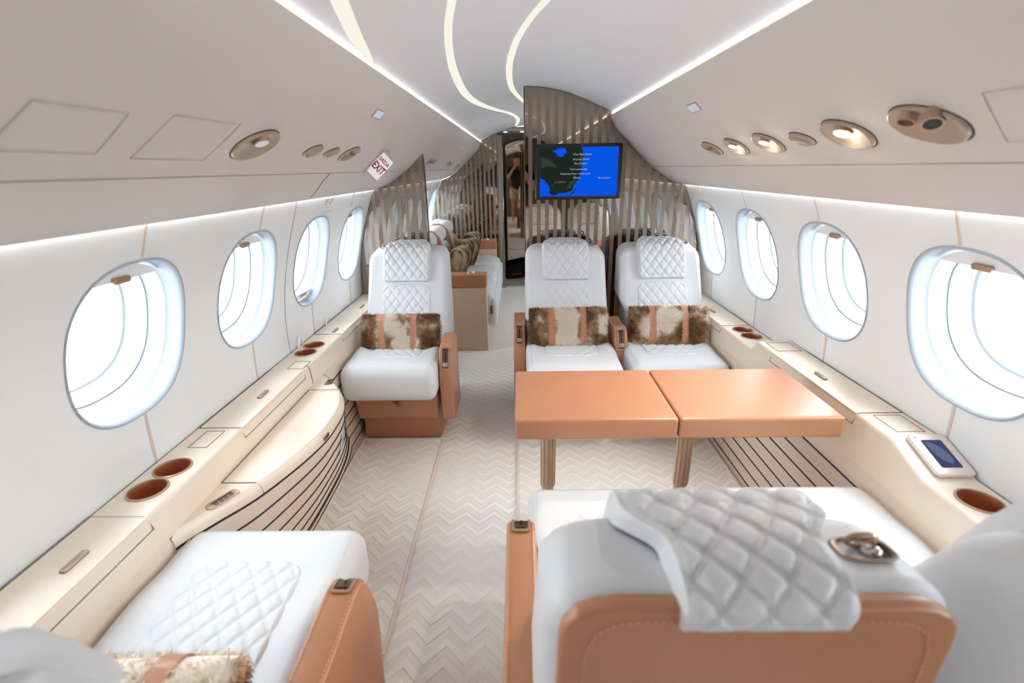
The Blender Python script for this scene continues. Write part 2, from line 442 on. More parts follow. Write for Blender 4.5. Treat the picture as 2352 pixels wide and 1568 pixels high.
# ------------------------------------------------------------------ windows
def build_window(s, handle_low=False):
    zc = .980; n = Vector((1, 0, -float((wx(zc+.01)-wx(zc-.01))/.02))).normalized()
    def ring(sc, dep, p=2.5, m=72):
        el = superel(.193*sc, .201*sc, p); out = []
        for i in range(m):
            dy, dz = el(2*PI*i/m); z = zc+dz
            P = Vector((wx(z), dy, z))
            # deeper rings flatten onto the plane of the pane
            f = min(1, dep/.05); Pl = Vector((wx(zc), dy, zc))+Vector((-n.z, 0, n.x))*0+Vector(((wx(zc+.1)-wx(zc-.1))/.2, 0, 1))*dz
            P = P.lerp(Pl, f)+n*dep
            out.append((s*P.x, P.y, P.z))
        return out
    def loft(rs):
        m = len(rs[0]); V = [p for r in rs for p in r]
        F = [[a*m+i, a*m+(i+1) % m, (a+1)*m+(i+1) % m, (a+1)*m+i] for a in range(len(rs)-1) for i in range(m)]
        return V, F
    org = (s*wx(zc), 0, zc)
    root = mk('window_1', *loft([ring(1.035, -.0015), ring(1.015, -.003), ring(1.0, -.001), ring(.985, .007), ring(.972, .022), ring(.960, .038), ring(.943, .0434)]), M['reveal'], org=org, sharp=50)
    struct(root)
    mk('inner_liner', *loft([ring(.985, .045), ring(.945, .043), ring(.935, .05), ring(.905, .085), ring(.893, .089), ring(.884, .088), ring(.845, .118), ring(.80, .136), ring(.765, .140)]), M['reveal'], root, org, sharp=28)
    mk('gap_ring', *loft([ring(.963, .039), ring(1.0, .046), ring(.985, .0455)]), M['strip'], root, org)
    rp = ring(.79, .1395); V = rp+[tuple(sum(p[i] for p in rp)/len(rp) for i in range(3))]
    mk('pane', V, [[i, (i+1) % 72, 72] for i in range(72)], M['glass'], root, org, smooth=False)
    # blind: thin plate with a curved pull rail, stowed almost fully
    sg = -1 if handle_low else 1
    zb = .155 if not handle_low else .165
    el = superel(.193*.955, .201*.955, 2.5); pts = []
    for i in range(41):
        a = PI/2-1.05+2.1*i/40; dy, dz = el(a)
        if dz >= zb: pts.append((dy, dz))
    ymax = max(p[0] for p in pts)
    poly = pts+[(pts[-1][0], zb), (pts[0][0], zb)]
    t = Vector(((wx(zc+.1)-wx(zc-.1))/.2, 0, 1)).normalized()
    def to3(y, z, d): P = Vector((wx(zc), 0, zc))+t*z*sg+n*d+Vector((0, y, 0)); return (s*P.x, P.y, P.z)
    Vp, Fp = prism(poly, .030, .036, 'x'); mk('blind', [to3(y, z, d) for d, y, z in Vp], Fp, M['shade'], root, org, smooth=False)
    Vh, Fh = rbox(.007, .026, .008, .0045, 3); hd = mk('blind_handle', [to3(y, z+zb+.004, d+.026) for d, y, z in Vh], Fh, M['bronze'], root, org)
    return root
protoL, protoR, protoE = build_window(-1), build_window(1), build_window(-1, True)
first = {-1: True, 1: True}
for s, pr in ((-1, protoL), (1, protoR)):
    used = False
    for k in WK:
        cy = WY0+WDY*k
        src = protoE if (s < 0 and k == 2) else pr
        if src is protoE: o = protoE
        elif not used: o = pr; used = True
        else: o = copy_tree(pr)
        o.location.y = cy
# seam strips above and below each window
def strip(s, y, z0, z1, w, nm):
    zs = [z0+(z1-z0)*i/10 for i in range(11)]
    V = []
    for z in zs:
        x = wx(z); V += [(s*(x+.002), y-w, z), (s*(x-.0022), y-w+.002, z), (s*(x-.0022), y+w-.002, z), (s*(x+.002), y+w, z)]
    F = [[i*4+k, i*4+k+1, (i+1)*4+k+1, (i+1)*4+k] for i in range(10) for k in range(3)]+[[0, 1, 2, 3], [40, 41, 42, 43]]
    o = mk(nm, V, F, M['strip'], org=(s*wx((z0+z1)/2), y, (z0+z1)/2), smooth=False); return struct(o)
ti = 1
for s in (-1, 1):
    for k in WK:
        cy = WY0+WDY*k+.012
        if not (s < 0 and k == 2): strip(s, cy, 1.192, 1.29, .0062, 'trim_%d' % ti); ti += 1
        strip(s, cy, .60, .772, .0062, 'trim_%d' % ti); ti += 1
# outline of the emergency hatch round the third left window
hp = []
for (y, z) in catmull([(1.975, 1.27), (1.985, 1.20), (1.99, 1.0), (1.99, .80), (2.0, .62)], 8): hp.append((-wx(z)+.0012, y, z))
struct(mk('trim_%d' % ti, *tube(hp, .0014, 6), M['seamlight'])); ti += 1
hp = [(-wx(z)+.0012, 2.69+.03*(1.27-z), z) for z in np.linspace(1.27, 1.20, 6)]
struct(mk('trim_%d' % ti, *tube(hp, .0012, 6), M['seamlight'])); ti += 1
# ------------------------------------------------------------------ overhead panels
def overhead(s, nm, label):
    prof = BIN
    org = (s*.66, 1.5, 1.44)
    root = thing('overhead_panel', label, 'overhead panel', org)
    back = [(x+.012, z+.01) for x, z in reversed(prof)]
    poly = [(s*x, z) for x, z in prof+[(.929, 1.302), (.90, 1.36), (.60, 1.62), (.49, 1.663)]]
    mk('panel_skin', *prism(poly, YA, YB, 'y'), M['bin'], root, org, sharp=40)
    def line(pts, r=.0012, m='seam', name='seam_line'):
        P = []
        for sv, y in pts:
            (x, z), n = bin_pt(sv); P.append((s*(x+n[0]*.0004), y, z+n[1]*.0004))
        return mk(name, *tube(P, r, 6), M[m], root, org)
    line([(.387, YA), (.387, YB)], .0014, 'seamlight')
    def hatch(corners, name='access_hatch'):
        """thin raised cover with softened edge, given by (arc, y) corners"""
        P = catmull([c for c in corners], 1, True); V = []; F = []
        def pt(sv, y, d):
            (x, z), n = bin_pt(sv); return (s*(x+n[0]*d), y, z+n[1]*d)
        (s0, y0), (s1, y1), (s2, y2), (s3, y3) = corners
        for d, i in ((.0, 0), (.0022, .012), (.0026, .03)):
            pass
        Vg, Fg = grid(13, 13, lambda u, v: pt((s0*(1-u)+s1*u)*(1-v)+(s3*(1-u)+s2*u)*v, (y0*(1-u)+y1*u)*(1-v)+(y3*(1-u)+y2*u)*v,
                  .0026 if 0 < u < 1 and 0 < v < 1 else -.001))
        hh = mk(name, Vg, Fg, M['bin'], root, org, sharp=20)
        ol = [pt(s0+(s1-s0)*t, y0+(y1-y0)*t, .0012) for t in np.linspace(0, 1, 8)]+[pt(s1+(s2-s1)*t, y1+(y2-y1)*t, .0012) for t in np.linspace(0, 1, 8)]+[pt(s2+(s3-s2)*t, y2+(y3-y2)*t, .0012) for t in np.linspace(0, 1, 8)]+[pt(s3+(s0-s3)*t, y3+(y0-y3)*t, .0012) for t in np.linspace(0, 1, 8)]
        mk('seam_line', *tube(ol, .0007, 6), M['hatchline'], hh, org); return hh
    return root, line, hatch
ohL, lineL, hatchL = overhead(-1, 'left', 'long greige overhead panel above the left windows, carrying the exit sign')
ohR, lineR, hatchR = overhead(1, 'right', 'long greige overhead panel above the right windows, carrying three lit spotlights')
lineL([(float(np.interp(t, [0, .24, .65, 1], [.389, .43, .50, .561])), float(np.interp(t, [0, .24, .65, 1], [1.816, 1.83, 1.90, 1.97]))) for t in np.linspace(0, 1, 40)], .0014, 'seam')
hatchL([(.250, .62), (.250, .77), (.330, .76), (.330, .60)])
hatchL([(.241, .862), (.239, 1.06), (.338, 1.028), (.338, .833)])
hatchR([(.241, .55), (.239, .80), (.338, .815), (.338, .56)])
# ceiling recess lights (cove lines along the overhead panels, curved bands)
for s, w in ((-1, 'left'), (1, 'right')):
    V, F = grid(2, 2, lambda u, v: (s*(.4815-.001*u), YA+.02+(YB-YA-.06)*v, 1.6575+.0065*u))
    o = mk('cove_light', V, F, M['led'], org=(s*.487, 2, 1.657), smooth=False)
    tag(o, 'thin warm white light line where the %s overhead panel meets the ceiling' % w, 'cove light')
    V, F = grid(2, 2, lambda u, v: (s*(.491+.011*u), YA+.02+(YB-YA-.06)*v, 1.6668)); mk('concealed_strip', V, F, M['ledhid'], o, (s*.487, 2, 1.657), smooth=False)
    V, F = grid(2, 2, lambda u, v: (s*(.9305+.006*u), YA+.02+(YB-YA-.06)*v, 1.2795))
    o = mk('wall_wash_light', V, F, M['washled'], org=(s*.934, 2, 1.2775), smooth=False)
    tag(o, 'light strip tucked under the lower edge of the %s overhead panel' % w, 'strip light')
def band(path, wid, label):
    P = catmull(path, 10); V, F = [], []
    W = [p[2] for p in P]
    for i, p in enumerate(P):
        a, b = P[max(i-1, 0)], P[min(i+1, len(P)-1)]; d = Vector((b[0]-a[0], b[1]-a[1])).normalized()
        n = Vector((-d.y, d.x))*p[2]
        for q in (-1, 0, 1):
            x, y = p[0]+n.x*q, p[1]+n.y*q; x = max(-.5, min(.5, x)); V.append((x, y, ceil_z(x)-.0016))
    F = [[i*3+k, i*3+k+1, (i+1)*3+k+1, (i+1)*3+k] for i in range(len(P)-1) for k in range(2)]
    c = P[len(P)//2]; o = mk('ceiling_light_band', V, F, M['ledline'], org=(c[0], c[1], ceil_z(c[0])), smooth=True)
    return tag(o, label, 'ceiling light')
band([(-.02, -1.55, .013), (.02, -1.1, .013), (-.02, -.3, .013), (-.10, .5, .013), (-.16, 1.0, .013), (-.20, 1.28, .0125), (-.222, 1.42, .012), (-.257, 1.603, .012), (-.29, 1.872, .013), (-.315, 2.218, .0155), (-.326, 2.74, .0175), (-.296, 3.248, .017), (-.215, 3.865, .017), (-.111, 4.427, .018), (-.057, 5.017, .018), (-.08, 5.70, .015)], .012,
     'long S-curved cream light band in the ceiling, running aft to the doorway')
band([(.16, -1.55, .012), (.20, -1.0, .012), (.25, 0, .012), (.19, .9, .012), (.09, 1.30, .012), (.03, 1.53, .012), (-.026, 1.768, .0125), (-.07, 2.061, .014), (-.098, 2.51, .015), (-.089, 3.104, .015), (-.017, 3.713, .015), (.08, 4.2, .015), (.16, 4.8, .014), (.17, 5.4, .012)], .012,
     'shorter curved cream light band in the ceiling, passing beside the top of the television partition')
band([(-.22, -.4, .016), (-.30, .55, .016), (-.37, .90, .016), (-.413, 1.12, .016), (-.435, 1.24, .016), (-.455, 1.36, .015), (-.472, 1.50, .010), (-.485, 1.62, .002)], .016,
     'wide bright ceiling light band that tapers into the left overhead panel edge')
# ------------------------------------------------------------------ fixtures in the overhead panels
def fix_frame(s, sv, y):
    (x, z), n = bin_pt(sv); p = Vector((s*x, y, z)); nz = Vector((s*n[0], 0, n[1])).normalized()
    ey = Vector((0, 1, 0)); ex = ey.cross(nz).normalized()
    if ex.z < 0: ex = -ex
    return p, ex, ey, nz          # ex: up along the panel, ey: aft, nz: into the cabin
def lens_plate(s, sv, y, hy, hs, label, kind, lit=False, grp=None, cat='reading light', tilt=0):
    """almond shaped recessed plate; spot and vent plates carry a swivel cylinder"""
    p, ex, ey, nz = fix_frame(s, sv, y)
    root = thing({'spot': 'reading_light', 'vent': 'air_vent', 'blank': 'oxygen_mask_cover', 'lamp': 'reading_light', 'double': 'reading_light'}[kind], label, cat, p, 0, grp)
    def at(a, b, d): return p+ex*a+ey*b+nz*d
    ell = superel(hy*.94, hs, 2.15); ca_, sa_ = math.cos(.30), math.sin(.30)
    def pol(t):
        l_, w_ = ell(t); return (l_*ca_-w_*sa_, l_*sa_+w_*ca_)
    N = 48; V, F = [], []
    prof = [(1.03, -.003), (1.02, .004), (1.0, .0062), (.95, .0068), (.86, .0045), (.6, .0005), (.3, -.001)]
    lean = hs*.35*(1 if s > 0 else -1)
    for k, d in prof:
        for i in range(N):
            b, a = pol(2*PI*i/N)
            q = at(a*k, b*k, d+.002); V.append(tuple(q))
    F = [[r*N+i, r*N+(i+1) % N, (r+1)*N+(i+1) % N, (r+1)*N+i] for r in range(len(prof)-1) for i in range(N)]
    V.append(tuple(at(0, 0, .001))); F += [[(len(prof)-1)*N+i, (len(prof)-1)*N+(i+1) % N, len(V)-1] for i in range(N)]
    mk('plate', V, F, M['champagne'], root, p, sharp=50)
    gp_ = []
    for i in range(N+1):
        b, a = pol(2*PI*i/N); gp_.append(tuple(at(a*1.045, b*1.045, .0003)))
    mk('shadow_gap', *tube(gp_, .0016, 6), M['seam'], root, p)
    def barrel(a, b, r, l, dirv, lens, nm):
        c = at(a, b, .001); dv = Vector(dirv).normalized()
        u = mk(nm, *lathe([(r*.98, -.004), (r, 0), (r, l*.6), (r*1.06, l*.62), (r*1.06, l), (r*.9, l), (r*.86, l*.9)], c, dv, 24), M['bronze'], root, p)
        mk('lens', *lathe([(r*.87, l*.9), (0.0001, l*.92)], c, dv, 20), lens, u, p)
    dn = Vector((0, -.25, 0))+nz*.75+Vector((0, 0, -.6))
    if kind == 'vent': barrel(hs*.55, hs*-.30, hs*.34, .016, dn, M['dark'], 'nozzle')
    if kind == 'spot': barrel(hs*.55, hs*-.25, hs*.46, .015, dn, M['lamp'] if lit else M['white'], 'swivel')
    if kind == 'lamp': barrel(hs*.50, -hs*.2, hs*.48, .015, dn, M['lamp'] if lit else M['white'], 'swivel')
    if kind == 'double':
        barrel(hs*.55, -hs*.75, hs*.38, .024, dn+Vector((0, -.5, 0)), M['dark'], 'swivel'); barrel(hs*.75, hs*.45, hs*.36, .020, dn, M['dark'], 'swivel')
    if lit:
        ld = bpy.data.lights.new('spot', 'SPOT'); ld.energy = 2.2; ld.spot_size = 1.7; ld.spot_blend = .7; ld.shadow_soft_size = .01; ld.color = (1, .93, .8)
        lo = bpy.data.objects.new('lamp_beam', ld); C.objects.link(lo); lo.parent = root
        pl2 = bpy.data.lights.new('fill_light', 'POINT'); pl2.energy = .022; pl2.shadow_soft_size = .006; pl2.color = (1, .92, .78)  # extra point light, added to brighten the plate around the lit lens
        po = bpy.data.objects.new('plate_fill', pl2); C.objects.link(po); po.parent = root; po.location = at(-hs*.15, -hs*.3, .020)-p
        pos = at(hs*.45, 0, .03)-p; lo.location = pos; lo.rotation_euler = (-(dn)).to_track_quat('Z', 'Y').to_euler()
    return root
lens_plate(1, .290, 1.935, .066, .026, 'air vent plate farthest aft of the six on the right overhead panel', 'vent', cat='air vent')
lens_plate(1, .291, 1.728, .066, .029, 'lit spotlight second from the aft end of the right overhead row', 'spot', True)
lens_plate(1, .290, 1.510, .070, .031, 'lit spotlight between the second spotlight and the blank almond cover, right overhead row', 'spot', True)
lens_plate(1, .288, 1.331, .048, .017, 'plain almond shaped cover between lit spotlights on the right overhead panel', 'blank', cat='cover')
lens_plate(1, .288, 1.152, .076, .037, 'largest lit spotlight plate, beside the twin nozzles on the right overhead panel', 'lamp', True)
lens_plate(1, .284, .930, .080, .039, 'big plate with two swivel nozzles, nearest the camera on the right overhead panel', 'double')
lens_plate(-1, .285, 1.172, .080, .038, 'large unlit reading light plate nearest the camera on the left overhead panel', 'lamp')
lens_plate(-1, .288, 1.500, .050, .016, 'larger plain almond cover on the left overhead panel beside the reading light', 'blank', cat='cover')
lens_plate(-1, .288, 1.648, .047, .012, 'narrower plain almond cover on the left overhead panel next to the air vent', 'blank', cat='cover')
lens_plate(-1, .288, 1.822, .072, .024, 'air vent plate on the left overhead panel just before the exit sign', 'vent', cat='air vent')
for sv, y, kind, lb in ((.300, 3.50, 'vent', 'small air vent on the left overhead panel above the sofa, nearest its partition'), (.298, 3.70, 'blank', 'almond cover on the left overhead panel above the sofa'),
                        (.30, 4.45, 'vent', 'small vent on the left overhead panel over the middle of the sofa'), (.322, 4.65, 'spot', 'small reading light on the left overhead panel over the middle of the sofa'), (.325, 5.25, 'spot', 'small reading light on the left overhead panel at the far end of the sofa')):
    lens_plate(-1, sv, y, .05, .014 if kind == 'blank' else .022, lb, kind, cat='cover' if kind == 'blank' else ('air vent' if kind == 'vent' else 'reading light'))
def plate_light(s, sv, y, label):
    p, ex, ey, nz = fix_frame(s, sv, y)
    root = thing('emergency_light', label, 'emergency light', p)
    def P(V): return [tuple(p+ex*a+ey*b+nz*c) for b, a, c in V]
    V, F = rbox(.046, .017, .003, .0025, 2); mk('frame', P(V), F, M['seamlight'], root, p)
    V, F = rbox(.042, .0145, .0035, .002, 2); mk('lens', P(V), F, M['marker'], root, p)
plate_light(1, .112, 1.797, 'small white rectangular lens on the right overhead panel')
plate_light(-1, .114, 1.79, 'small white rectangular lens on the left overhead panel above the exit sign')
V, F = lathe([(.0001, .006), (.012, .004), (.014, 0)], (-.545, 4.51, 1.55), (.75, 0, -.6), 16)
tag(mk('ceiling_sensor', V, F, M['white'], org=(-.545, 4.51, 1.55)), 'tiny white round sensor on the left overhead panel above the sofa', 'sensor')
# exit sign: a small plate standing off the panel and facing forward
p, ex, ey, nz = fix_frame(-1, .312, 2.19)
sg = thing('exit_sign', 'white exit sign with red letters on the left overhead panel', 'exit sign', p)
fo = p+nz*.037
def sp_(V): return [tuple(fo+ex*a+nz*b+ey*c) for a, b, c in V]
V, F = prism(rrect(.063, .037, .006, 4), -.004, .008, 'z', .002); mk('housing', sp_(V), F, M['bin'], sg, p)
V, F = prism([(-.002, -.036), (.034, -.036), (.10, -.0375), (-.002, .030)], -.052, .056, 'x'); mk('wedge', [tuple(fo+ex*a+nz*c+ey*(b+.006)) for a, b, c in V], F, M['bin'], sg, p, smooth=False)
V, F = prism(rrect(.053, .0285, .004, 4), -.006, -.0035, 'z', .0008); mk('face_plate', sp_(V), F, mat('lit sign face', sl(232, 230, 234), .5, emit=(sl(240, 238, 242), .35*DS)), sg, p)
for body, sz, up, wd, bd in (('SAÍDA', .023, .026, .78, .0004), ('EXIT', .046, -.010, .60, .0010)):
    text_mesh('lettering', body, sz, M['red'], sg, Matrix.Translation(-Vector(p))@basis(fo+ex*up-ey*.0064, nz, ex, -ey), bold=bd, width=wd)
# ------------------------------------------------------------------ side ledges
def ledge(s, label, tops, cups, lids, hatches, handles, YE, zlow):
    """tops: [(y, z)] height of the ledge top along the cabin"""
    org = (s*1.0, 1.5, 0)
    root = thing('side_ledge', label, 'side ledge', (s*1.0, 1.5, .6))
    org = (s*1.0, 1.5, .6)
    ys_ = [t[0] for t in tops]; zs_ = [t[1] for t in tops]
    zt = lambda y: float(np.interp(y, ys_, zs_))
    xi, xo = .945, 1.084; rr = .014
    cellsY = []
    cut = sorted(set([YA+.01, YE]+[round(c-.0475, 4) for c in cups]+[round(c+.0475, 4) for c in cups]+[y for y in ys_ if YA < y < YE]))
    parts = []
    for a, b in zip(cut, cut[1:]):
        mid = (a+b)/2; cc = [c for c in cups if abs(c-mid) < .03 and b-a < .1]
        if cc:
            v2, f = cell_hole(xi+rr, xo, a, b, 1.02, cc[0], superel(.0425, .0425, 2), n=48, ts=(0, .3, 1))
            parts.append(([(s*x, y, zt(y)) for x, y in v2], f))
        else:
            parts.append(grid(2, 2, lambda u, v: (s*(xi+rr+(xo-xi-rr)*u), a+(b-a)*v, zt(a+(b-a)*v))))
    # rounded inner edge and fascia
    arc = [(xi+rr-rr*math.sin(t), -rr+rr*math.cos(t)) for t in np.linspace(0, PI/2, 5)]
    def fas(u, v):
        y = cut[0]+(cut[-1]-cut[0])*v
        return None
    Yf = cut; prof = [(x, ('t', dz)) for x, dz in arc]+[(xi-.006, ('a', zlow+.02)), (xi-.006, ('a', zlow)), (xi+.03, ('a', zlow))]
    Vv, Ff = [], []
    for y in Yf:
        for x, (k, d) in prof: Vv.append((s*x, y, zt(y)+d if k == 't' else d))
    m_ = len(prof)
    Ff = [[i*m_+k, i*m_+k+1, (i+1)*m_+k+1, (i+1)*m_+k] for i in range(len(Yf)-1) for k in range(m_-1)]
    parts.append((Vv, Ff))
    mk('ledge_top', *join(*parts), M['cream'], root, org, sharp=40)
    for c in cups:
        z = zt(c)
        h = mk('cup_holder', *lathe([(.0478, .0003), (.0474, .0026), (.0455, .0036), (.0425, .0030), (.041, -.004)], (s*1.02, c, z), (0, 0, 1), 40), M['bronze'], root, org)
        mk('liner', *lathe([(.0412, .000), (.0405, -.052), (.036, -.060), (.0001, -.060)], (s*1.02, c, z), (0, 0, 1), 40), M['copper'], h, org)
    def groove(pts, r=.0011, nm='lid_gap'):
        return mk(nm, *tube([(s*x, y, z) for x, y, z in pts], r, 6), M['seam'], root, org)
    for (a, b) in lids:
        za, zb = zt(a), zt(b)
        V, F = rbox(.068, (b-a)/2, .0018, .0015, 2, c=(s*1.012, (a+b)/2, (za+zb)/2+.0008))
        l = mk('storage_lid', V, F, M['cream'], root, org)
        l2 = mk('lid_gap', *tube([(s*1.081, a-.002, za+.001), (s*1.081, b+.002, zb+.001)], .0014, 6), M['seam'], l, org)
        g = .0016
        mk('lid_gap', *tube([(s*1.08, b+.002, zb+.0006), (s*.955, b+.002, zb+.0006), (s*(xi+.001), b+.002, zb-rr), (s*(xi-.004), b+.002, zb-.036)], .0009, 6), M['seam'], l, org)
        mk('lid_gap', *tube([(s*1.08, a-.002, za+.0006), (s*.955, a-.002, za+.0006), (s*(xi+.001), a-.002, za-rr), (s*(xi-.004), a-.002, za-.036)], .0009, 6), M['seam'], l, org)
        mk('lid_gap', *tube([(s*(xi-.0035), a-.002, za-.036), (s*(xi-.0035), b+.002, zb-.036)], .0009, 6), M['seam'], l, org)
    for (a, b, x0, x1) in hatches:
        z = zt((a+b)/2)+.0004
        groove([(s*0+x0, a, z), (x1, a, z), (x1, b, z), (x0, b, z), (x0, a, z)], .0010, 'hatch_gap')
    for y in handles:
        z = zt(y)
        h = mk('latch_handle', *rbox(.0075, .030, .004, .003, 2, c=(s*.995, y, z+.006)), M['handle'], root, org)
        for dy in (-.024, .024): mk('latch_post', *rbox(.006, .006, .004, .001, 1, c=(s*.995, y+dy, z+.003)), M['bronzedark'], h, org)
    return root, zt, org
ledL, ztL, orgL = ledge(-1, 'long cream side ledge under the left windows with paired cup holders', [(YA, .62), (YB, .62)], [1.117, 1.0217, 2.092, 1.996],
       [(.36, .918), (1.335, 1.795), (2.25, 2.90)], [(1.22, 1.315, .990, 1.046), (1.812, 1.890, .955, 1.018)], [.778, 1.566, 2.299, 2.744], 3.56, .53)
mk('panel_joint', *tube([(-.953, 1.845, .6215), (-.943, 1.845, .608), (-.938, 1.845, .54)], .0012, 6), M['seam'], ledL, orgL)
ledR, ztR, orgR = ledge(1, 'long cream side ledge under the right windows with a raised middle section', [(YA, .62), (1.035, .62), (1.165, .668), (1.945, .668), (1.985, .62), (YB, .62)], [.957, 2.236, 2.142],
       [(1.306, 1.812), (2.31, 2.80)], [(1.195, 1.290, .988, 1.066), (1.825, 1.925, .975, 1.070)], [1.568, 2.56], YB-.03, .53)
mk('end_strip', *tube([(.952, 1.984, .6225), (.965, 1.984, .6235), (1.02, 1.980, .626), (1.078, 1.965, .645)], .0030, 8), M['bronze'], ledR, orgR)
# dock with a small display on the slope of the right ledge
dc = Vector((1.036, 1.105, .6455)); ty = Vector((0, 1, .048/.13)).normalized(); tx = Vector((1, 0, 0)); tn = tx.cross(ty).normalized()
dk = thing('control_tablet', 'champagne framed control tablet with a dark blue screen on the right ledge slope', 'tablet', dc)
def dp(V, d=0): return [tuple(dc+tx*a+ty*b+tn*(c+d)) for a, b, c in V]
V, F = prism(rrect(.050, .066, .014, 6), 0, .013, 'z', .004); mk('frame', dp(V, .001), F, mat('pale champagne frame', sl(232, 220, 212), .35, .2), dk, dc)
V, F = prism(rrect(.027, .044, .004, 4), 0, .0006, 'z'); scr = mk('screen', dp(V, .0140), F, M['docks'], dk, dc, smooth=False)
V, F = prism(catmull([(-.022, .036), (-.005, .034), (.010, .018), (.018, -.010), (.012, -.030), (-.004, -.026), (-.016, -.006)], 4, True), 0, .0004, 'z'); mk('screen_glow', dp(V, .0146), F, M['docks2'], scr, dc, smooth=False)
V, F = lathe([(.0024, 0), (.0022, .001), (.0001, .001)], dc+tx*-.036+ty*.052+tn*.0138, tn, 12); mk('button', V, F, M['dark'], dk, dc)
# ------------------------------------------------------------------ slatted lower panels
SLZ = [.464, .401, .343, .284, .221, .163, .099, .040]
def slat_panel(s, label, YE, x=.938):
    org = (s*x, 1.5, 0)
    root = thing('slatted_panel', label, 'wall panel', org)
    V, F = rbox(.010, (YE-YA)/2, .264, .002, 1, c=(s*(x+.010), (YA+YE)/2, .266)); mk('veneer', V, F, M['slat'], root, org)
    for z in SLZ:
        V, F = rbox(.0012, (YE-.01-YA)/2, .0032, .0005, 1, c=(s*(x-.0002), (YA+YE-.01)/2, z)); mk('black_inlay', V, F, M['black'], root, org)
    return root
slat_panel(-1, 'pale veneer panel with black lines below the left ledge', 3.56)
slat_panel(1, 'pale veneer panel with black lines below the right ledge, seen beneath the table', YB-.03)
# bulging cabinet between the two left armchairs
CB = catmull([(-.936, .95), (-.92, .985), (-.884, 1.05), (-.826, 1.15), (-.775, 1.30), (-.745, 1.44), (-.742, 1.55), (-.752, 1.66), (-.785, 1.76), (-.845, 1.86), (-.905, 1.935), (-.936, 1.955)], 6)
zt_c = .535
corg = (-.87, 1.45, 0)
cab = thing('storage_cabinet', 'bow fronted cream cabinet with black lines between the two left armchairs', 'cabinet', corg)
def bulge(p, z):
    k = sstep(z, -.05, .50)*.92+.08 if z < .5 else 1
    return (-.936+(p[0]+.936)*(.10+.90*(max(0, min(1, z/.5))**.8)), p[1]+.20*max(0, 1-z/.5)*sstep(p[1], 1.35, 1.85))
zs = [.012, .05, .1, .15, .2, .25, .3, .35, .4, .45, .485, .51, .525, .533]
ins = [0]*11+[.002, .007, .014]
V = []
for z, i in zip(zs, ins):
    for p in CB:
        b = bulge(p, z); V.append((b[0]-i if b[0]-i > -.938 else -.938, b[1], z))
n_ = len(CB)
F = [[a*n_+k, a*n_+k+1, (a+1)*n_+k+1, (a+1)*n_+k] for a in range(len(zs)-1) for k in range(n_-1)]
mk('bow_front', V, F, M['slat'], cab, corg)
top = [(max(p[0]-.014, -.938), p[1], .533) for p in CB]
V = top+[(-.9395, p[1], .533) for p in CB]; mk('cabinet_top', V, [[k, k+1, n_+k+1, n_+k] for k in range(n_-1)], M['cream'], cab, corg, smooth=False)
def band_on(z, r=.0033, nm='black_inlay', m='black'):
    P = [];
    for p in CB[1:-1]: b = bulge(p, z); P.append((b[0]+.0006, b[1], z))
    mk(nm, *tube(P, r, 6), M[m], cab, corg)
for z in [.492, .430, .368, .306, .246, .188, .130, .110, .045]: band_on(z)
# cream rim band above the first line, lid gap, latch, sockets, placard
V = []
for z in (.497, .506, .518, .5345):
    for p in CB[1:-1]: b = bulge(p, min(z, .5)); i = {.497: 0, .506: .0, .518: .002, .5345: .014}[z]; V.append((b[0]+.0012-i, b[1], z))
n2 = n_-2; mk('rim', V, [[a*n2+k, a*n2+k+1, (a+1)*n2+k+1, (a+1)*n2+k] for a in range(3) for k in range(n2-1)], M['cream'], cab, corg)
xa = lambda y: float(np.interp(y, [p[1] for p in CB], [p[0] for p in CB]))
mk('lid_gap', *tube([(-.934, 1.168, .5342), (xa(1.168)-.014, 1.168, .5346), (xa(1.168)-.001, 1.168, .517), (xa(1.168)+.0015, 1.168, .498)], .0011, 6), M['seam'], cab, corg)
mk('lid_gap', *tube([(-.934, 1.168, .5342), (-.934, 1.79, .5342)], .0012, 6), M['seam'], cab, corg)
mk('lid_gap', *tube([(-.934, 1.79, .5342), (xa(1.79)-.012, 1.79, .5346)], .0007, 6), M['seam'], cab, corg)
sk = mk('socket_plate', *xf(prism(rrect(.045, .017, .014, 6), 0, .003, 'z', .001), lambda a, b, c: (-.886-.013*a/.045*0+b*.92+a*.42, 1.092+a*.9-b*.42, .5345+c)), M['bronze'], cab, corg)
mk('socket_slot', *xf(rbox(.030, .0025, .0006, .0004, 1), lambda a, b, c: (-.886+(b+.006)*.92*-1+a*.42, 1.092+a*.9+(b+.006)*.42, .5382+c)), M['dark'], sk, corg)
for q in (-.022, -.007, .008, .023):
    mk('socket_ring', *tube([(-.886+q*.42+(.005)*.92+.005*math.cos(t), 1.092+q*.9-.005*.42+.005*math.sin(t), .5385) for t in np.linspace(0, 2*PI, 14)], .0009, 6), M['bronzedark'], sk, corg)
sk2 = mk('switch_plate', *xf(prism(rrect(.015, .034, .006, 5), 0, .003, 'z', .001), lambda a, b, c: (-.877+a, 1.868+b*.7+a*.2, .5345+c)), M['bronzedark'], cab, corg)
mk('switch_keys', *xf(rbox(.006, .020, .0008, .0004, 1), lambda a, b, c: (-.882+a, 1.868+b*.7, .538+c)), M['dark'], sk2, corg)
yq = 1.462; lt = mk('latch', *xf(prism(rrect(.022, .0075, .007, 5), 0, .003, 'z', .001), lambda a, b, c: (xa(yq)+.001+c, yq+a, .511+b)), M['bronze'], cab, corg)
mk('latch_slot', *xf(prism(rrect(.015, .004, .0036, 5), 0, .0006, 'z'), lambda a, b, c: (xa(yq)+.0045+c, yq+a, .511+b)), M['bronzedark'], lt, corg)
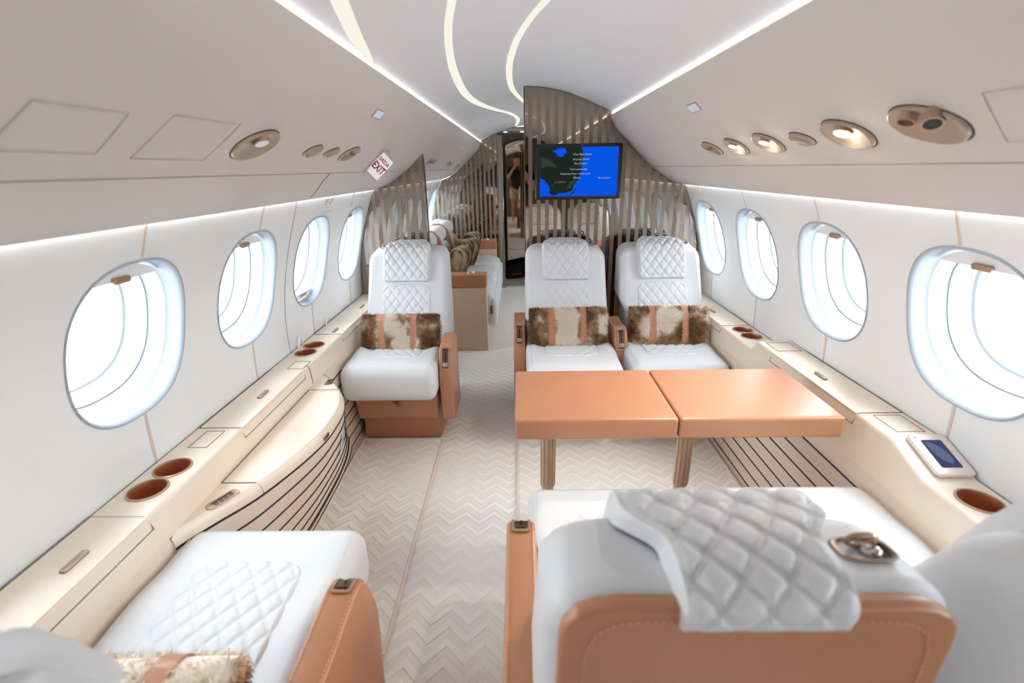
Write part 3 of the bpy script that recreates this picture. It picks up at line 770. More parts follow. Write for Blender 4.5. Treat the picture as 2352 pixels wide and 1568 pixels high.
# placard fixed to the far end of the bow
def on_bow(y, z, d=0):
    b = bulge((xa(y), y), z); b2 = bulge((xa(y+.01), y+.01), z); t = Vector((b2[0]-b[0], .01)).normalized()
    return Vector((b[0]+t.y*d, b[1]-t.x*d, z))
pl_y, pl_z = 1.665, .335
V, F = grid(7, 7, lambda u, v: tuple(on_bow(pl_y-.026+.052*u, pl_z-.062+.124*v, .003))); pc = mk('placard', V, F, M['white'], cab, corg, label='small white printed placard')
for k, (z, a, b) in enumerate([(.040, .6, .9), (.028, .2, .9), (.018, .2, .8), (.008, .2, .85), (-.004, .2, .7), (-.016, .2, .88), (-.028, .2, .75), (-.040, .2, .6)]):
    V, F = grid(4, 2, lambda u, v: tuple(on_bow(pl_y-.026+.052*(a+(b-a)*u), pl_z+z-.002+.004*v, .0036))); mk('print_line', V, F, M['seam'], pc, corg, smooth=False)
# ------------------------------------------------------------------ rugs
def rug(x0, x1, y0, y1, label):
    org = ((x0+x1)/2, (y0+y1)/2, .001)
    r = thing('rug', label, 'rug', org)
    V, F = rbox((x1-x0)/2, (y1-y0)/2, .005, .004, 2, c=(org[0], org[1], .0065)); mk('pile', V, F, M['carpet'], r, org)
    e = .007
    mk('binding', *tube([(x0+e, y0+e, .009), (x1-e, y0+e, .009), (x1-e, y1-e, .009), (x0+e, y1-e, .009), (x0+e, y0+e, .009)], .0078, 8), M['hem'], r, org)
    return r
rug(-.918, -.478, 1.030, 2.265, 'cream chevron rug on the left floor in front of the far left armchair')
rug(-.088, .925, 1.03, 2.255, 'cream chevron rug under the table and right hand seats')
# ------------------------------------------------------------------ mirrored partitions
def partition(x0, x1, y, thick, topfn, label, bottom=0.0):
    xs = np.linspace(x0, x1, 60)
    pts = [(float(x), float(topfn(abs(x)) if callable(topfn) else topfn)) for x in xs]
    org = ((x0+x1)/2, y, 0)
    root = thing('partition', label, 'partition', org)
    # follow the wall curve on the outboard side
    side = 1 if abs(x1) > abs(x0) else -1
    poly = [(x, z) for x, z in pts if abs(x) < .93]
    wall_pts = [(side*(wx(z)-.004), float(z)) for z in np.linspace(1.268, bottom, 24)]
    poly = (poly+wall_pts) if side > 0 else (list(reversed(poly))+wall_pts)
    inner = x0 if side > 0 else x1
    poly = poly+[(inner, bottom)]
    V, F = prism(poly, y, y+thick, 'y'); mk('mirror_panel', V, F, M['mirror'], root, org, smooth=False)
    return root, org
def top_full(x):
    if x < .486: return ceil_z(x)-.003
    return float(np.interp(x, [p[0] for p in BIN], [p[1] for p in BIN]))-.003
pR, porgR = partition(-.020, .93, 3.05, .025, top_full, 'full height bronze mirror partition with taupe stripes behind the right armchairs, holding the television')
mk('edge_trim', *rbox(.0035, .014, .905, .002, 1, c=(-.0225, 3.0625, .907)), M['bronzedark'], pR, porgR)
pL, porgL = partition(-.93, -.625, 3.05, .02, top_full, 'narrow striped mirror partition behind the far left armchair')
mk('edge_trim', *rbox(.003, .012, .722, .002, 1, c=(-.624, 3.06, .724)), M['bronzedark'], pL, porgL)
pA, porgA = partition(-.93, -.292, 5.80, .03, top_full, 'striped mirror partition at the far end of the sofa, left of the doorway')
struct(mk('wall_aft', *prism([(.30, 0), (1.09, 0), (1.085, .75), (.98, 1.17), (.93, 1.26)]+[(x, z-.002) for x, z in reversed(BIN)]+[(x, z-.002) for x, z in reversed(CEILP) if x > .3], 5.80, 5.84, 'y'), M['taupe'], smooth=False))
# doorway and lobby beyond
struct(mk('door_1', *join(rbox(.024, .03, .86, .003, 1, c=(-.266, 5.82, .86)), rbox(.03, .03, .86, .003, 1, c=(.27, 5.82, .86)),
     rbox(.29, .01, .012, .002, 1, c=(0, 5.815, 1.795))), M['taupe'], smooth=False))
tag(mk('door_track', *rbox(.004, .012, .80, .002, 1, c=(-.237, 5.795, .80)), M['chrome'], org=(-.237, 5.795, 0)), 'slim vertical steel door track at the left side of the doorway', 'door track')
tag(mk('door_sill', *rbox(.255, .016, .006, .003, 2, c=(.013, 5.91, .006)), M['chrome'], org=(.013, 5.91, 0)), 'polished steel sill strip across the doorway floor', 'door sill')
struct(mk('wall_lobby', *join(rbox(.40, .01, .95, .002, 1, c=(.02, 6.665, .95)), rbox(.02, .45, .95, .002, 1, c=(-.37, 6.26, .95)), rbox(.02, .45, .95, .002, 1, c=(.42, 6.26, .95))), M['taupe'], smooth=False))
struct(mk('ceiling_lobby', *rbox(.42, .46, .01, .002, 1, c=(.02, 6.27, 1.788)), M['ceil'], smooth=False))
md = thing('mirrored_door', 'bronze mirrored door beyond the doorway reflecting the cabin', 'door', (.03, 6.62, 0))
mo = (.03, 6.62, 0)
dpoly = [(-.345, 0), (.40, 0), (.40, 1.50)]+[(.0275+.3725*math.cos(t), 1.50+.22*math.sin(t)) for t in np.linspace(.1, PI-.1, 14)]+[(-.345, 1.50)]
mk('mirror_panel', *prism(dpoly, 6.62, 6.65, 'y'), M['plainmirror'], md, mo, smooth=False)
mk('rail', *rbox(.37, .004, .003, .001, 1, c=(.0275, 6.616, .334)), M['chrome'], md, mo)
mk('knob', *lathe([(.0001, .012), (.008, .010), (.009, 0)], (-.17, 6.616, .345), (0, -1, 0), 14), M['chrome'], md, mo)
mk('frame', *tube([(p_[0], 6.612, p_[1]) for p_ in dpoly[2:]], .012, 8), M['bronzedark'], md, mo)
for x, y in ((-.205, 6.15), (-.01, 6.15)):
    o = mk('downlight', *lathe([(.016, .003), (.020, 0), (.020, -.004), (.014, -.004), (.0001, -.003)], (x, y, 1.779), (0, 0, 1), 18), M['lamp'], org=(x, y, 1.779))
    tag(o, 'small round downlight in the lobby ceiling, %s of two' % ('left' if x < -.1 else 'right'), 'downlight')
# ------------------------------------------------------------------ television
tvc = Vector((.2885, 2.985, 1.352)); tv = thing('television', 'wall mounted flat television showing a blue and dark green map', 'television', tvc)
mk('bezel', *rbox(.250, .018, .153, .008, 3, c=tvc), M['dark'], tv, tvc)
mk('wall_bracket', *rbox(.10, .025, .06, .004, 2, c=(tvc.x, 3.0255, tvc.z)), M['dark'], tv, tvc)
sw, sh = .2245, .134
scr = mk('screen', *rbox(sw, .0006, sh, .0003, 1, c=(tvc.x+.001, tvc.y-.0184, tvc.z)), M['sea'], tv, tvc, smooth=False)
def sc2(px, py, d=.0): return (tvc.x+.001-sw+2*sw*(px-230)/(2100-230), tvc.y-.0192-d, tvc.z+sh-2*sh*(py-215)/(1370-215))
def flat(pts, d, nm, m, par=scr): 
    N = len(pts); V = [sc2(x, y, d) for x, y in pts]+[sc2(x, y, d-.0005) for x, y in pts]
    F = [list(range(N)), [N+i for i in range(N)][::-1]]+[[i, (i+1) % N, N+(i+1) % N, N+i] for i in range(N)]
    return mk(nm, V, F, m, par, tvc, smooth=False)
coast = [(230, 216), (1215, 216), (1245, 300), (1265, 400), (1255, 500), (1235, 620), (1225, 720), (1210, 800), (1185, 880), (1160, 970), (1110, 1020), (1060, 1080), (1035, 1140), (1045, 1200), (990, 1240), (900, 1270), (800, 1290), (680, 1290), (640, 1330), (540, 1345), (480, 1310), (462, 1260), (480, 1215), (470, 1170), (440, 1120), (410, 1060), (360, 1010), (300, 950), (232, 925)]
flat(coast, .0003, 'map_land', M['land'])
flat([(525, 290), (600, 275), (640, 240), (830, 232), (860, 300), (845, 350), (790, 400), (770, 440), (710, 435), (650, 405), (610, 350), (590, 330), (560, 335)], .0008, 'map_lake', M['sea'])
flat([(1190, 330), (1250, 360), (1240, 560), (1200, 700), (1170, 660), (1180, 480)], .0008, 'map_fields', M['land2'])
flat([(880, 1190), (960, 1030), (1080, 960), (1100, 1000), (980, 1160), (900, 1195)], .0008, 'map_fields', M['land2'])
flat([(250, 430), (420, 470), (520, 560), (640, 640), (600, 690), (420, 640), (260, 700)], .0008, 'map_fields', mat('screen forest', sl(20, 30, 24), .9, emit=(sl(34, 48, 38), 1.0*DS)))
for pl_ in ([(940, 1360), (1010, 1290), (1110, 1180), (1120, 1190), (1030, 1300), (960, 1365)], [(1155, 1020), (1180, 960), (1186, 965), (1165, 1022)], [(2010, 420), (2105, 480), (2105, 490), (2012, 430)], [(475, 1105), (540, 1095), (545, 1110), (490, 1112)]):
    flat(pl_, .0009, 'map_islands', M['land'] if pl_[0][0] != 475 else M['sea'])
for body, px, py, sz in (('West Palm Beach', 1240, 385, .0155), ('Boynton Beach', 1215, 497, .0155), ('Boca Raton', 1205, 597, .0155), ('Fort Lauderdale', 1160, 730, .0155), ('Pembroke Pines / Hollywood', 1080, 835, .0145), ('Miami', 1115, 930, .0165), ('FLORIDA', 720, 1030, .0165), ('Bimini Island', 1780, 943, .0135)):
    q = sc2(px, py, .0013)
    text_mesh('map_label', body, sz, M['maptext'] if body != 'FLORIDA' else M['dimtext'], scr, Matrix.Translation(-tvc)@basis(q, (1, 0, 0), (0, 0, 1), (0, -1, 0)), bold=.0001, width=1.0)
# ------------------------------------------------------------------ armchairs
LEAN = math.radians(27); hy_, hz_ = -math.sin(LEAN), math.cos(LEAN); ny_, nz_ = math.cos(LEAN), math.sin(LEAN)
BO = (-.085, .43)
def bk(x, n, h):
    if n < 0: return (x, BO[0]+hy_*h+n, BO[1]+hz_*h-.12*n)
    return (x, BO[0]+hy_*h+ny_*n, BO[1]+hz_*h+nz_*n)
BT, BH, BW = .140, .638, .234
def corner_round(x, h, w, H, R, r=.03):
    """turn the box corner of edge radius r into a wide corner of radius R"""
    ax, hh = abs(x)-(w-R), h-(H-R)
    if ax > 0 and hh > 0:
        L = math.hypot(ax, hh); c, t = ax/L, hh/L
        d = R/max(c, t); q = R-r
        if min(d*c, d*t) > q: d = q*(c+t)+math.sqrt(max(0, (q*(c+t))**2-2*q*q+r*r))
        k = R/d
        return math.copysign(w-R+ax*k, x), H-R+hh*k
    return x, h
def back_front(x, h):            # gentle padding of the front face
    return .012*(1-(x/BW)**2)+.010*math.exp(-((h-.16)/.12)**2)
def cush_top(x, y):
    e = sstep(abs(x), .135, .185)*.012*sstep(.20-y, 0, .12)
    return .498+e-.020*sstep(-y, -.10, .22)+.006*math.exp(-((y-.24)/.09)**2)
cache = {}
def part(key, parent, builder, name, m, **kw):
    if key in cache:
        o = reuse(cache[key], parent, name); return o
    V, F = builder(); o = mk(name, V, F, m, parent, **kw); cache[key] = o; return o
def cushion_mesh():
    def fn(x, y, z):
        # z local -.075..+.075 ; top follows cush_top, front drops and rounds
        t = (z+.075)/.15
        top = cush_top(x, y+.09); bot = .335-.02*sstep(y, .0, .2)
        zz = bot+(top-bot)*t
        yy = y+.09
        if yy > .15: yy += .012*math.sin(PI*t)*sstep(yy, .2, .3)
        return (x*(1-.01*sstep(yy, .1, .33)), yy, zz)
    return rbox(.232, .240, .075, .044, 7, (12, 12, 3), fn)
def back_mesh(nar=0):
    def fn(x, n, h):
        h2 = h+BH/2
        tp = 1-.035*sstep(h2, .1, BH); k = (n+BT/2)/BT
        x2, h3 = corner_round(x, h2, BW, BH, .075)
        n2 = -BT+BT*k+back_front(x2, h3)*sstep(k, .5, 1)
        n2 -= (1-k)*.40*max(0, .575-(h3-.06))
        if nar: tp *= 1-nar*(1-sstep(h3-.06, .17, .27))
        return bk(x2*tp, n2, h3-.06)
    return rbox(BW, BT/2, BH/2, .030, 6, (22, 3, 22), fn)
def shell_mesh():
    def fn(x, n, h):
        h2 = h+.311
        x2, h3 = corner_round(x, h2, .216, .622, .06, .010)
        return bk(x2*(1-.03*sstep(h3, .1, .59)), -BT-.002+n-.40*max(0, .575-(h3-.05)), h3-.05)
    return rbox(.216, .012, .311, .010, 4, (16, 1, 20), fn)
TOPH = BH-.06
def pad_path():
    # (n, h) centre line of the draped head cushion, front bottom -> over the top -> back
    return catmull([(.016, .385), (.024, .43), (.028, .49), (.028, .545), (.018, .582), (-.010, .602), (-.050, .606), (-.090, .602), (-.125, .592), (-.150, .574), (-.160, .548), (-.163, .528)], 8)
def pad_mesh(nu=124):
    P = pad_path(); S = [0]
    for a, b in zip(P, P[1:]): S.append(S[-1]+math.hypot(a[0]-b[0], a[1]-b[1]))
    T = S[-1]; nv = 216; V = []
    def at(s):
        n = float(np.interp(s, S, [p[0] for p in P])); h = float(np.interp(s, S, [p[1] for p in P])); return n, h
    for j in range(nv):
        s = T*j/(nv-1); n, h = at(s); n0, h0 = at(max(0, s-.004)); n1, h1 = at(min(T, s+.004))
        d = Vector((n1-n0, h1-h0)).normalized(); o = Vector((d.y, -d.x))      # outward
        if True: o = Vector((d.y, -d.x))
        w = .133-.042*sstep(s, .235, .305)
        w *= 1-.06*sstep(.03-s, 0, .03)
        for i in range(nu):
            u = -1+2*i/(nu-1); x = w*u
            e = sstep(1-abs(u), 0, .075)*sstep(s, 0, .012)*sstep(T-s, 0, .010)
            lift = -.022+e*(.030+.0095*(quilt(x, s+.02)*(qe := sstep(1-abs(u), .04, .22)*sstep(s, .004, .03)*sstep(T-s, .004, .03))+.55*(1-qe)))
            V.append(bk(x, n+o.x*lift, h+o.y*lift))
    F = [[j*nu+i, j*nu+i+1, (j+1)*nu+i+1, (j+1)*nu+i] for j in range(nv-1) for i in range(nu-1)]
    # underside tucked in so the cushion is closed
    b = len(V); 
    for j in range(nv):
        s = T*j/(nv-1); n, h = at(s)
        for i in (0, nu-1): pass
    return V, F
def armchair(label, loc, rz, arms, loop=1, cdx=0, bo=(0, 0, 0), nar=0):
    r = thing('armchair', label, 'armchair', loc, rz, None)
    c = part('cush', r, cushion_mesh, 'seat_cushion', M['leather'], sharp=60); c.location.x = cdx
    if not c.children:
        V, F = quilt_panel(.135, .155, .06, lambda x, y, l: (x, y+.045, cush_top(x, y+.045)+l-.001), .0062, 110, 120); mk('quilted_inlay', V, F, M['leather'], c)
        for sx in (-1, 1): mk('piping', *tube([(sx*.2085, y, cush_top(.2085, y)-.0046) for y in np.linspace(-.10, .275, 24)], .0012, 6), M['stitchw'], c)
    b = part('back%s' % nar, r, lambda: back_mesh(nar), 'backrest', M['leather'], sharp=60); b.location = bo
    if not b.children:
        V, F = quilt_panel(.142, .150, .05, lambda x, h, l: bk(x, back_front(x, h+.29)+l-.0005, h+.23), .0055, 110, 110); mk('quilted_inlay', V, F, M['leather'], b)
    sh_ = part('shell', r, shell_mesh, 'back_shell', M['tan'], sharp=50, label='tan leather back shell')
    sh_.location = bo
    if not sh_.children:
        pts = [];
        for x, h in [(x, h) for x, h in catmull([(-.185, .10), (-.186, .40), (-.182, .492), (-.165, .534), (-.12, .548), (0, .550), (.12, .548), (.165, .534), (.182, .492), (.186, .40), (.185, .10)], 8)]:
            pts.append(bk(x*.985, -BT-.0148-.40*max(0, .575-h), h))
        V, F = stitches(pts, .0085, .0052, .0006, .0006, (0, -1, -.1)); mk('stitching', V, F, M['stitch'], sh_)
    part('pad', r, pad_mesh, 'head_cushion', M['leather'], sharp=70).location = bo
    # headset clip in the top of the backrest
    cx = .150*loop; key = 'clip%d' % loop
    def clip():
        pr = superel(.030, .020, 3); out = []
        prof = [(1.15, .0), (1.12, .004), (1.0, .005), (.94, .003), (.92, -.006), (.0, -.008)]
        V, F = [], []; N = 32
        for k, d in prof:
            for i in range(N):
                a, bb = pr(2*PI*i/N); V.append(bk(cx+a*k, -.070+bb*k, TOPH+.001+d))
        F = [[q*N+i, q*N+(i+1) % N, (q+1)*N+(i+1) % N, (q+1)*N+i] for q in range(len(prof)-1) for i in range(N)]
        return V, F
    k = part(key, r, clip, 'headset_recess', M['champagne']); k.location = bo
    if not k.children:
        V, F = prism([(a*.9, bb*.9) for a, bb in [superel(.030, .020, 3)(2*PI*i/24) for i in range(24)]], 0, .0006, 'z'); mk('recess_floor', [bk(cx+a, -.070+bb, TOPH-.0015+c_) for a, bb, c_ in V], F, M['dark'], k)
        V, F = rbox(.012, .012, .012, .012, 5); mk('jack_cap', [bk(cx+.004+a, -.074+bb, TOPH+.002+c_) for a, bb, c_ in V], F, M['chrome'], k)
        V, F = tube([bk(cx-.004+.016*math.cos(t), -.062+.003*math.sin(t), TOPH+.016+.011*math.sin(t)) for t in np.linspace(0, 2*PI, 22)], .0036, 8); mk('pull_ring', V, F, M['bronze'], k)
    # arms: (x centre, rear y, front y, top z rear, top z front)
    for (ax, yr, yf, zr, zf, zb) in arms:
        akey = ('arm', rz, ax, yr, yf, zr, zf, zb)
        prof = catmull([(yr, zr-.02), (yr+.02, zr), (yr+(yf-yr)*.45, zr-.002), (yf-.075, zf+.03), (yf-.03, zf), (yf, zf-.075), (yf+.010, zf-.15), (yf-.02, zb+.02), (yf-.04, zb)], 5)
        poly = prof+[(yr+.02, zb), (yr, zb+.03)]
        a = part(akey, r, lambda: prism(poly, ax-.032, ax+.032, 'x', .007, 3), 'armrest', M['tan'], sharp=40, label='tan leather armrest')
        if not a.children:
            for sx in (-1, 1):
                pts = [(ax+sx*.0255, y, z) for y, z in prof[4:-2]]
                V, F = stitches(pts, .0085, .0052, .0006, .0016, (0, .4, 1)); mk('stitching', V, F, M['stitch'], a)
            # buckle on the nose: frame, slot, lever
            CL = [0]
            for q0, q1 in zip(prof, prof[1:]): CL.append(CL[-1]+math.hypot(q1[0]-q0[0], q1[1]-q0[1]))
            sA = float(np.interp(yf-(.088 if rz == 0 else .052), [q[0] for q in prof[:len(prof)//2+6]], CL[:len(prof)//2+6])); L = .112
            def PS(t): return Vector((float(np.interp(t, CL, [q[0] for q in prof])), float(np.interp(t, CL, [q[1] for q in prof]))))
            def pt(a_, b_, c_):
                t = sA+L/2+b_; q = PS(t); d = (PS(t+.006)-PS(t-.006)).normalized(); o = Vector((-d.y, d.x))
                q = q+o*(c_+.001); return (ax+a_, q.x, q.y)
            dens = lambda P_: [tuple(Vector(P_[i]).lerp(Vector(P_[(i+1) % len(P_)]), k/8)) for i in range(len(P_)) for k in range(8)]
            ringo = dens(rrect(.0215, L/2, .008, 5)); ringi = dens(rrect(.0155, L/2-.007, .005, 5)); N = len(ringo)
            V = []
            for rg, cz in ((ringo, -.004), (ringo, .004), (ringi, .004), (ringi, -.002)): V += [pt(q[0], q[1], cz) for q in rg]
            F = [[q*N+i, q*N+(i+1) % N, (q+1)*N+(i+1) % N, (q+1)*N+i] for q in range(3) for i in range(N)]
            bu = mk('recline_buckle', V, F, M['bronze'], a)
            V, F = grid(3, 16, lambda u, v: pt(-.0158+.0316*u, (-L/2+.005)+(L-.010)*v, .0010)); mk('buckle_well', V, F, M['bronzedark'], bu, smooth=False)
            V, F = rbox(.0032, L*.25, .0008, .0006, 1, (1, 8, 1)); mk('slot', [pt(v[0], v[1]-.004, v[2]+.0012) for v in V], F, M['dark'], bu)
            V, F = rbox(.013, .011, .006, .004, 3); mk('lever', [pt(v[0], v[1]+L*.27, v[2]+.003) for v in V], F, M['bronze'], bu)
            V, F = rbox(.010, .003, .003, .0015, 2); mk('cross_bar', [pt(v[0], v[1]-L*.38, v[2]+.003) for v in V], F, M['bronzedark'], bu)
    # base and leg rest
    def base(): return join(rbox(.208, .17, .15, .010, 3, c=(0, -.040, .158)), rbox(.17, .12, .07, .01, 2, c=(0, -.05, .28)))
    part('base', r, base, 'base', M['tan'], sharp=40, label='tan leather seat base')
    def lg():
        V, F = rbox(.216, .018, .078, .008, 3, c=(0, .190, .232)); return [(x*(1-.03*(.31-z)/.15), y-.02*(.31-z)/.15, z) for x, y, z in V], F
    l = part('leg', r, lg, 'leg_rest', M['tan'], sharp=40, label='tan leather leg rest')
    if not l.children:
        V, F = tube([(0, .205, .262), (0, .222, .262), (0, .228, .254), (0, .224, .244), (0, .206, .240)], .009, 8, flat=.25); 
        mk('pull_tab', [(x*1.9, y+.008*(y>.21), z-.004) for x, y, z in V], F, M['tan'], l)
    return r
ARM_SHORT = lambda ax, dy=0, dz=0: (ax, -.22+dy, .08+dy, .585+dz, .56+dz, .16)
chair_far_left = armchair('white armchair on the far left beyond the bow fronted cabinet, facing the camera', (-.700, 2.42, 0), PI, [(-.268, -.02, .235, .565, .525, .16)], 1)
chair_far_aisle = armchair('white armchair facing the camera directly below the television, at the aisle end of the table', (.200, 2.41, 0), PI, [ARM_SHORT(.265, -.10)], -1)
chair_far_window = armchair('white armchair facing the camera at the right windows, behind the table', (.735, 2.41, 0), PI, [ARM_SHORT(.275, .0)], -1, .035, (0, 0, 0), .16)
chair_near_left = armchair('white armchair in the near left corner, fur cushion on its quilted seat', (-.745, .705, 0), 0, [(.326, -.30, .095, .60, .575, .16)], 1, .040, (.062, -.045, .0), .16)
chair_near_aisle = armchair('large foreground armchair seen from behind with quilted head cushion and tan back shell', (.185, .870, 0), 0, [(-.250, -.40, .08, .60, .59, .16)], 1)
chair_near_window = armchair('white armchair cut by the lower right corner, seat under the right ledge', (.750, .875, 0), 0, [(-.300, -.30, .05, .58, .56, .16)], 1, -.045, (-.030, -.030, .0), .16)
# ------------------------------------------------------------------ fur cushions
def cushion_shape(hw, hh, th, p=4.0):
    def f(u, v, sgn):
        k = (max(0, 1-abs(u)**p)*max(0, 1-abs(v)**p))**.5
        pinch = 1-.06*(abs(u)**3)*(1-abs(v)**2)-.0
        x = hw*u*(1-.05*(1-v*v)*abs(u)**4*0); z = hh*v*(1-.04*(1-u*u)*0)
        return (x, sgn*th*k, z)
    return f
def fur_cushion(name, hw, hh, th, straps, n_str, ln, m, seed, lie=None):
    f = cushion_shape(hw, hh, th); rg = np.random.default_rng(seed)
    n = 34
    sq = lambda t: math.sin(PI/2*(2*t-1))
    A = grid(n, n, lambda u, v: f(sq(u), sq(v), 1)); B = grid(n, n, lambda u, v: f(sq(u), sq(v), -1))
    V, F = join(A, (B[0], [q[::-1] for q in B[1]]))
    V = np.array(V, float); 
    # strands
    us = rg.uniform(-.985, .985, n_str); vs = rg.uniform(-.985, .985, n_str); sg = rg.choice([-1, 1], n_str, p=[.3, .7])
    SV, SF = [], []; b = len(V)
    for u, v, g in zip(us, vs, sg):
        if any(abs(u-s_) < .088 for s_ in straps): continue
        p = np.array(f(u, v, g)); e = .01
        pu = np.array(f(min(.999, u+e), v, g))-np.array(f(max(-.999, u-e), v, g)); pv = np.array(f(u, min(.999, v+e), g))-np.array(f(u, max(-.999, v-e), g))
        nn = np.cross(pu, pv); nn = nn/(np.linalg.norm(nn)+1e-12); nn *= g*np.sign(nn[1] if abs(nn[1]) > 1e-6 else 1)*1.0
        if nn[1]*g < 0: nn = -nn
        L = ln*rg.uniform(.6, 1.2)
        tang = np.array([rg.normal(0, .45), 0, -.35+rg.normal(0, .4)])
        d1 = nn*.6+tang*.7; d1 /= np.linalg.norm(d1); d2 = nn*.1+tang*1.1+np.array([0, 0, -.25]); d2 /= np.linalg.norm(d2)+1e-9
        w = np.cross(d1, rg.normal(size=3)); w = w/(np.linalg.norm(w)+1e-9)*.0010
        q1 = p+d1*L*.5; q2 = q1+d2*L*.5
        k = b+len(SV); SV += [p-w, p+w, q1+w*.75, q1-w*.75, q2]; SF += [[k, k+1, k+2, k+3], [k+3, k+2, k+4]]
    me = bpy.data.meshes.new(name); me.from_pydata([tuple(v) for v in V]+[tuple(v) for v in SV], [], F+SF)
    for pl in me.polygons: pl.use_smooth = True
    me.materials.append(m)
    o = bpy.data.objects.new(name, me); C.objects.link(o)
    for s_ in straps:
        pts = []; w = .0185
        loop = [f(s_, math.sin(PI/2*(t)), 1) for t in np.linspace(-1, 1, 25)]+[f(s_, math.sin(PI/2*t), -1) for t in np.linspace(1, -1, 25)]
        V2, F2 = [], []; N = len(loop)
        for i, q in enumerate(loop):
            a_, c_ = loop[i-1], loop[(i+1) % N]; d = Vector((0, c_[1]-a_[1], c_[2]-a_[2])).normalized() if (Vector(c_)-Vector(a_)).length > 1e-9 else Vector((0, 0, 1))
            nr = Vector((0, d.z, -d.y)); nr = nr if nr.dot(Vector((0, q[1], q[2]))) > 0 else -nr
            for dx, dn in ((-w, .001), (-w, .0045), (w, .0045), (w, .001)): P_ = Vector(q)+nr*dn; V2.append((P_.x+dx, P_.y, P_.z))
        F2 = [[i*4+k, i*4+(k+1) % 4, ((i+1) % N)*4+(k+1) % 4, ((i+1) % N)*4+k] for i in range(N) for k in range(4)]
        mk('leather_strap', V2, F2, M['tan'], o)
    return o
fc = fur_cushion('fur_cushion', .205, .108, .055, (-.36, .44), 30000, .021, M['fur'], 3)
GF = 'fur cushions with two tan straps'
def place(o, loc, rot, label, grp=GF):
    o.location = loc; o.rotation_euler = rot; tag(o, label, 'cushion', grp); return o
place(fc, (-.692, 2.415, .556), (math.radians(18), 0, PI), 'strapped brown and white fur cushion on the far left armchair')
place(copy_tree(fc), (.193, 2.442, .574), (math.radians(18), 0, PI+.03), 'strapped fur cushion on the armchair directly below the television')
place(copy_tree(fc), (.722, 2.442, .574), (math.radians(18), 0, PI-.03), 'strapped fur cushion on the far armchair at the right windows')
place(copy_tree(fc), (-.715, .484, .558), (math.radians(-38), 0, .04), 'strapped fur cushion on the near left seat, at the bottom edge of the photo')
# ------------------------------------------------------------------ table
TZ = .692; tx0, tx1, ty0, ty1 = -.080, .872, 1.235, 1.600
tb = thing('table', 'tan leather covered folding table with two leaves on bronze legs', 'table', (.396, 1.42, 0)); to = (.396, 1.42, 0)
for a, b in ((tx0, .396-.0015), (.396+.0015, tx1)):
    V, F = rbox((b-a)/2, (ty1-ty0)/2, .033, .009, 4, (4, 4, 1), c=((a+b)/2, (ty0+ty1)/2, TZ-.033)); lf = mk('table_leaf', V, F, M['tan'], tb, to)
    sp = [(a+.012, ty0+.004, TZ-.0045), (b-.012, ty0+.004, TZ-.0045)]
    V, F = stitches([(a+.010, ty0+.011, TZ), (b-.010, ty0+.011, TZ), ], .0065, .004, .0006, .0003, (0, 0, 1)); mk('stitching', V, F, M['stitch'], lf, to)
    V, F = tube([(a+.008, ty0+.0006, TZ-.010), (b-.008, ty0+.0006, TZ-.010)], .0008, 6); mk('piping', V, F, M['tan'], lf, to)
for x in (.028, .488):
    l = mk('table_leg', *lathe([(.026, .60), (.026, .315), (.024, .305), (.0215, .300), (.0205, .295), (.0205, .014), (.028, .012), (.028, .0)], (x, 1.42, .028), (0, 0, 1), 32), M['leg'], tb, to)
    mk('leg_groove', *join(*[tube([(x+.0262*math.cos(t), 1.42+.0262*math.sin(t), .345), (x+.0262*math.cos(t), 1.42+.0262*math.sin(t), .62)], .0012, 6) for t in np.linspace(-2.7, -.4, 5)]), M['bronze'], l, to)
    mk('foot', *lathe([(.045, 0), (.045, .012), (.03, .016)], (x, 1.42, .0125), (0, 0, 1), 28), M['bronze'], l, to)
mk('hinge_rail', *rbox(.17, .10, .006, .004, 2, c=(.28, 1.36, TZ-.071)), mat('grey rail', sl(196, 188, 176), .5), tb, to)
# ------------------------------------------------------------------ sofa
so = (-.66, 4.55, 0); sf = thing('sofa', 'long white leather sofa with tan details along the left wall, aft of the partition', 'sofa', so)
for i in range(3):
    y0, y1 = 3.78+.56*i, 3.78+.56*(i+1)
    def fn(x, y, z): 
        return (x, y, z+.012*math.sin(PI*(y+.28)/.56)-.02*sstep(x, .15, .28)+.006*math.cos((x+.02)/.08*2*PI)*sstep(.16-x, 0, .05))
    mk('seat_cushion', *rbox(.31, .279, .10, .055, 5, (10, 6, 2), fn, c=(-.585, (y0+y1)/2, .365)), M['leather'], sf, so)
    for j, (z0, z1, xo_) in enumerate(((.44, .585, -.80), (.585, .72, -.835), (.72, .86, -.865))):
        mk('back_roll', *rbox(.085, .262, (z1-z0)/2+.002, .062, 5, (2, 4, 2), c=(xo_, (y0+y1)/2, (z0+z1)/2)), M['leather'], sf, so)
    for y in ([y0+.005] if i else []):
        pr = catmull([(-.70, .45), (-.715, .60), (-.74, .72), (-.775, .815), (-.84, .865), (-.92, .87)], 5)
        mk('leather_welt', *prism([(x, z) for x, z in pr]+[(-.94, .80), (-.90, .45)], y-.022, y+.022, 'y', .006), M['tan'], sf, so, label='tan leather strip between the back cushions')
for y, nm in ((3.68, 'near'), (5.55, 'far')):
    zt_ = .622
    a = mk('sofa_arm', *rbox(.325, .062, .052, .012, 3, c=(-.640, y, zt_-.052)), M['tan'], sf, so, label='tan leather sofa arm')
    mk('cup_holder', *lathe([(.036, .000), (.036, .003), (.031, .004), (.029, .001), (.028, -.004), (.0001, -.004)], (-.435, y, zt_), (0, 0, 1), 26), M['chrome'], a, so)
    mk('arm_panel', *rbox(.322, .055, .258, .004, 2, c=(-.640, y, .261)), M['beigebox'], sf, so)
mk('sofa_plinth', *rbox(.27, .88, .13, .01, 2, c=(-.66, 4.62, .132)), M['beigebox'], sf, so)
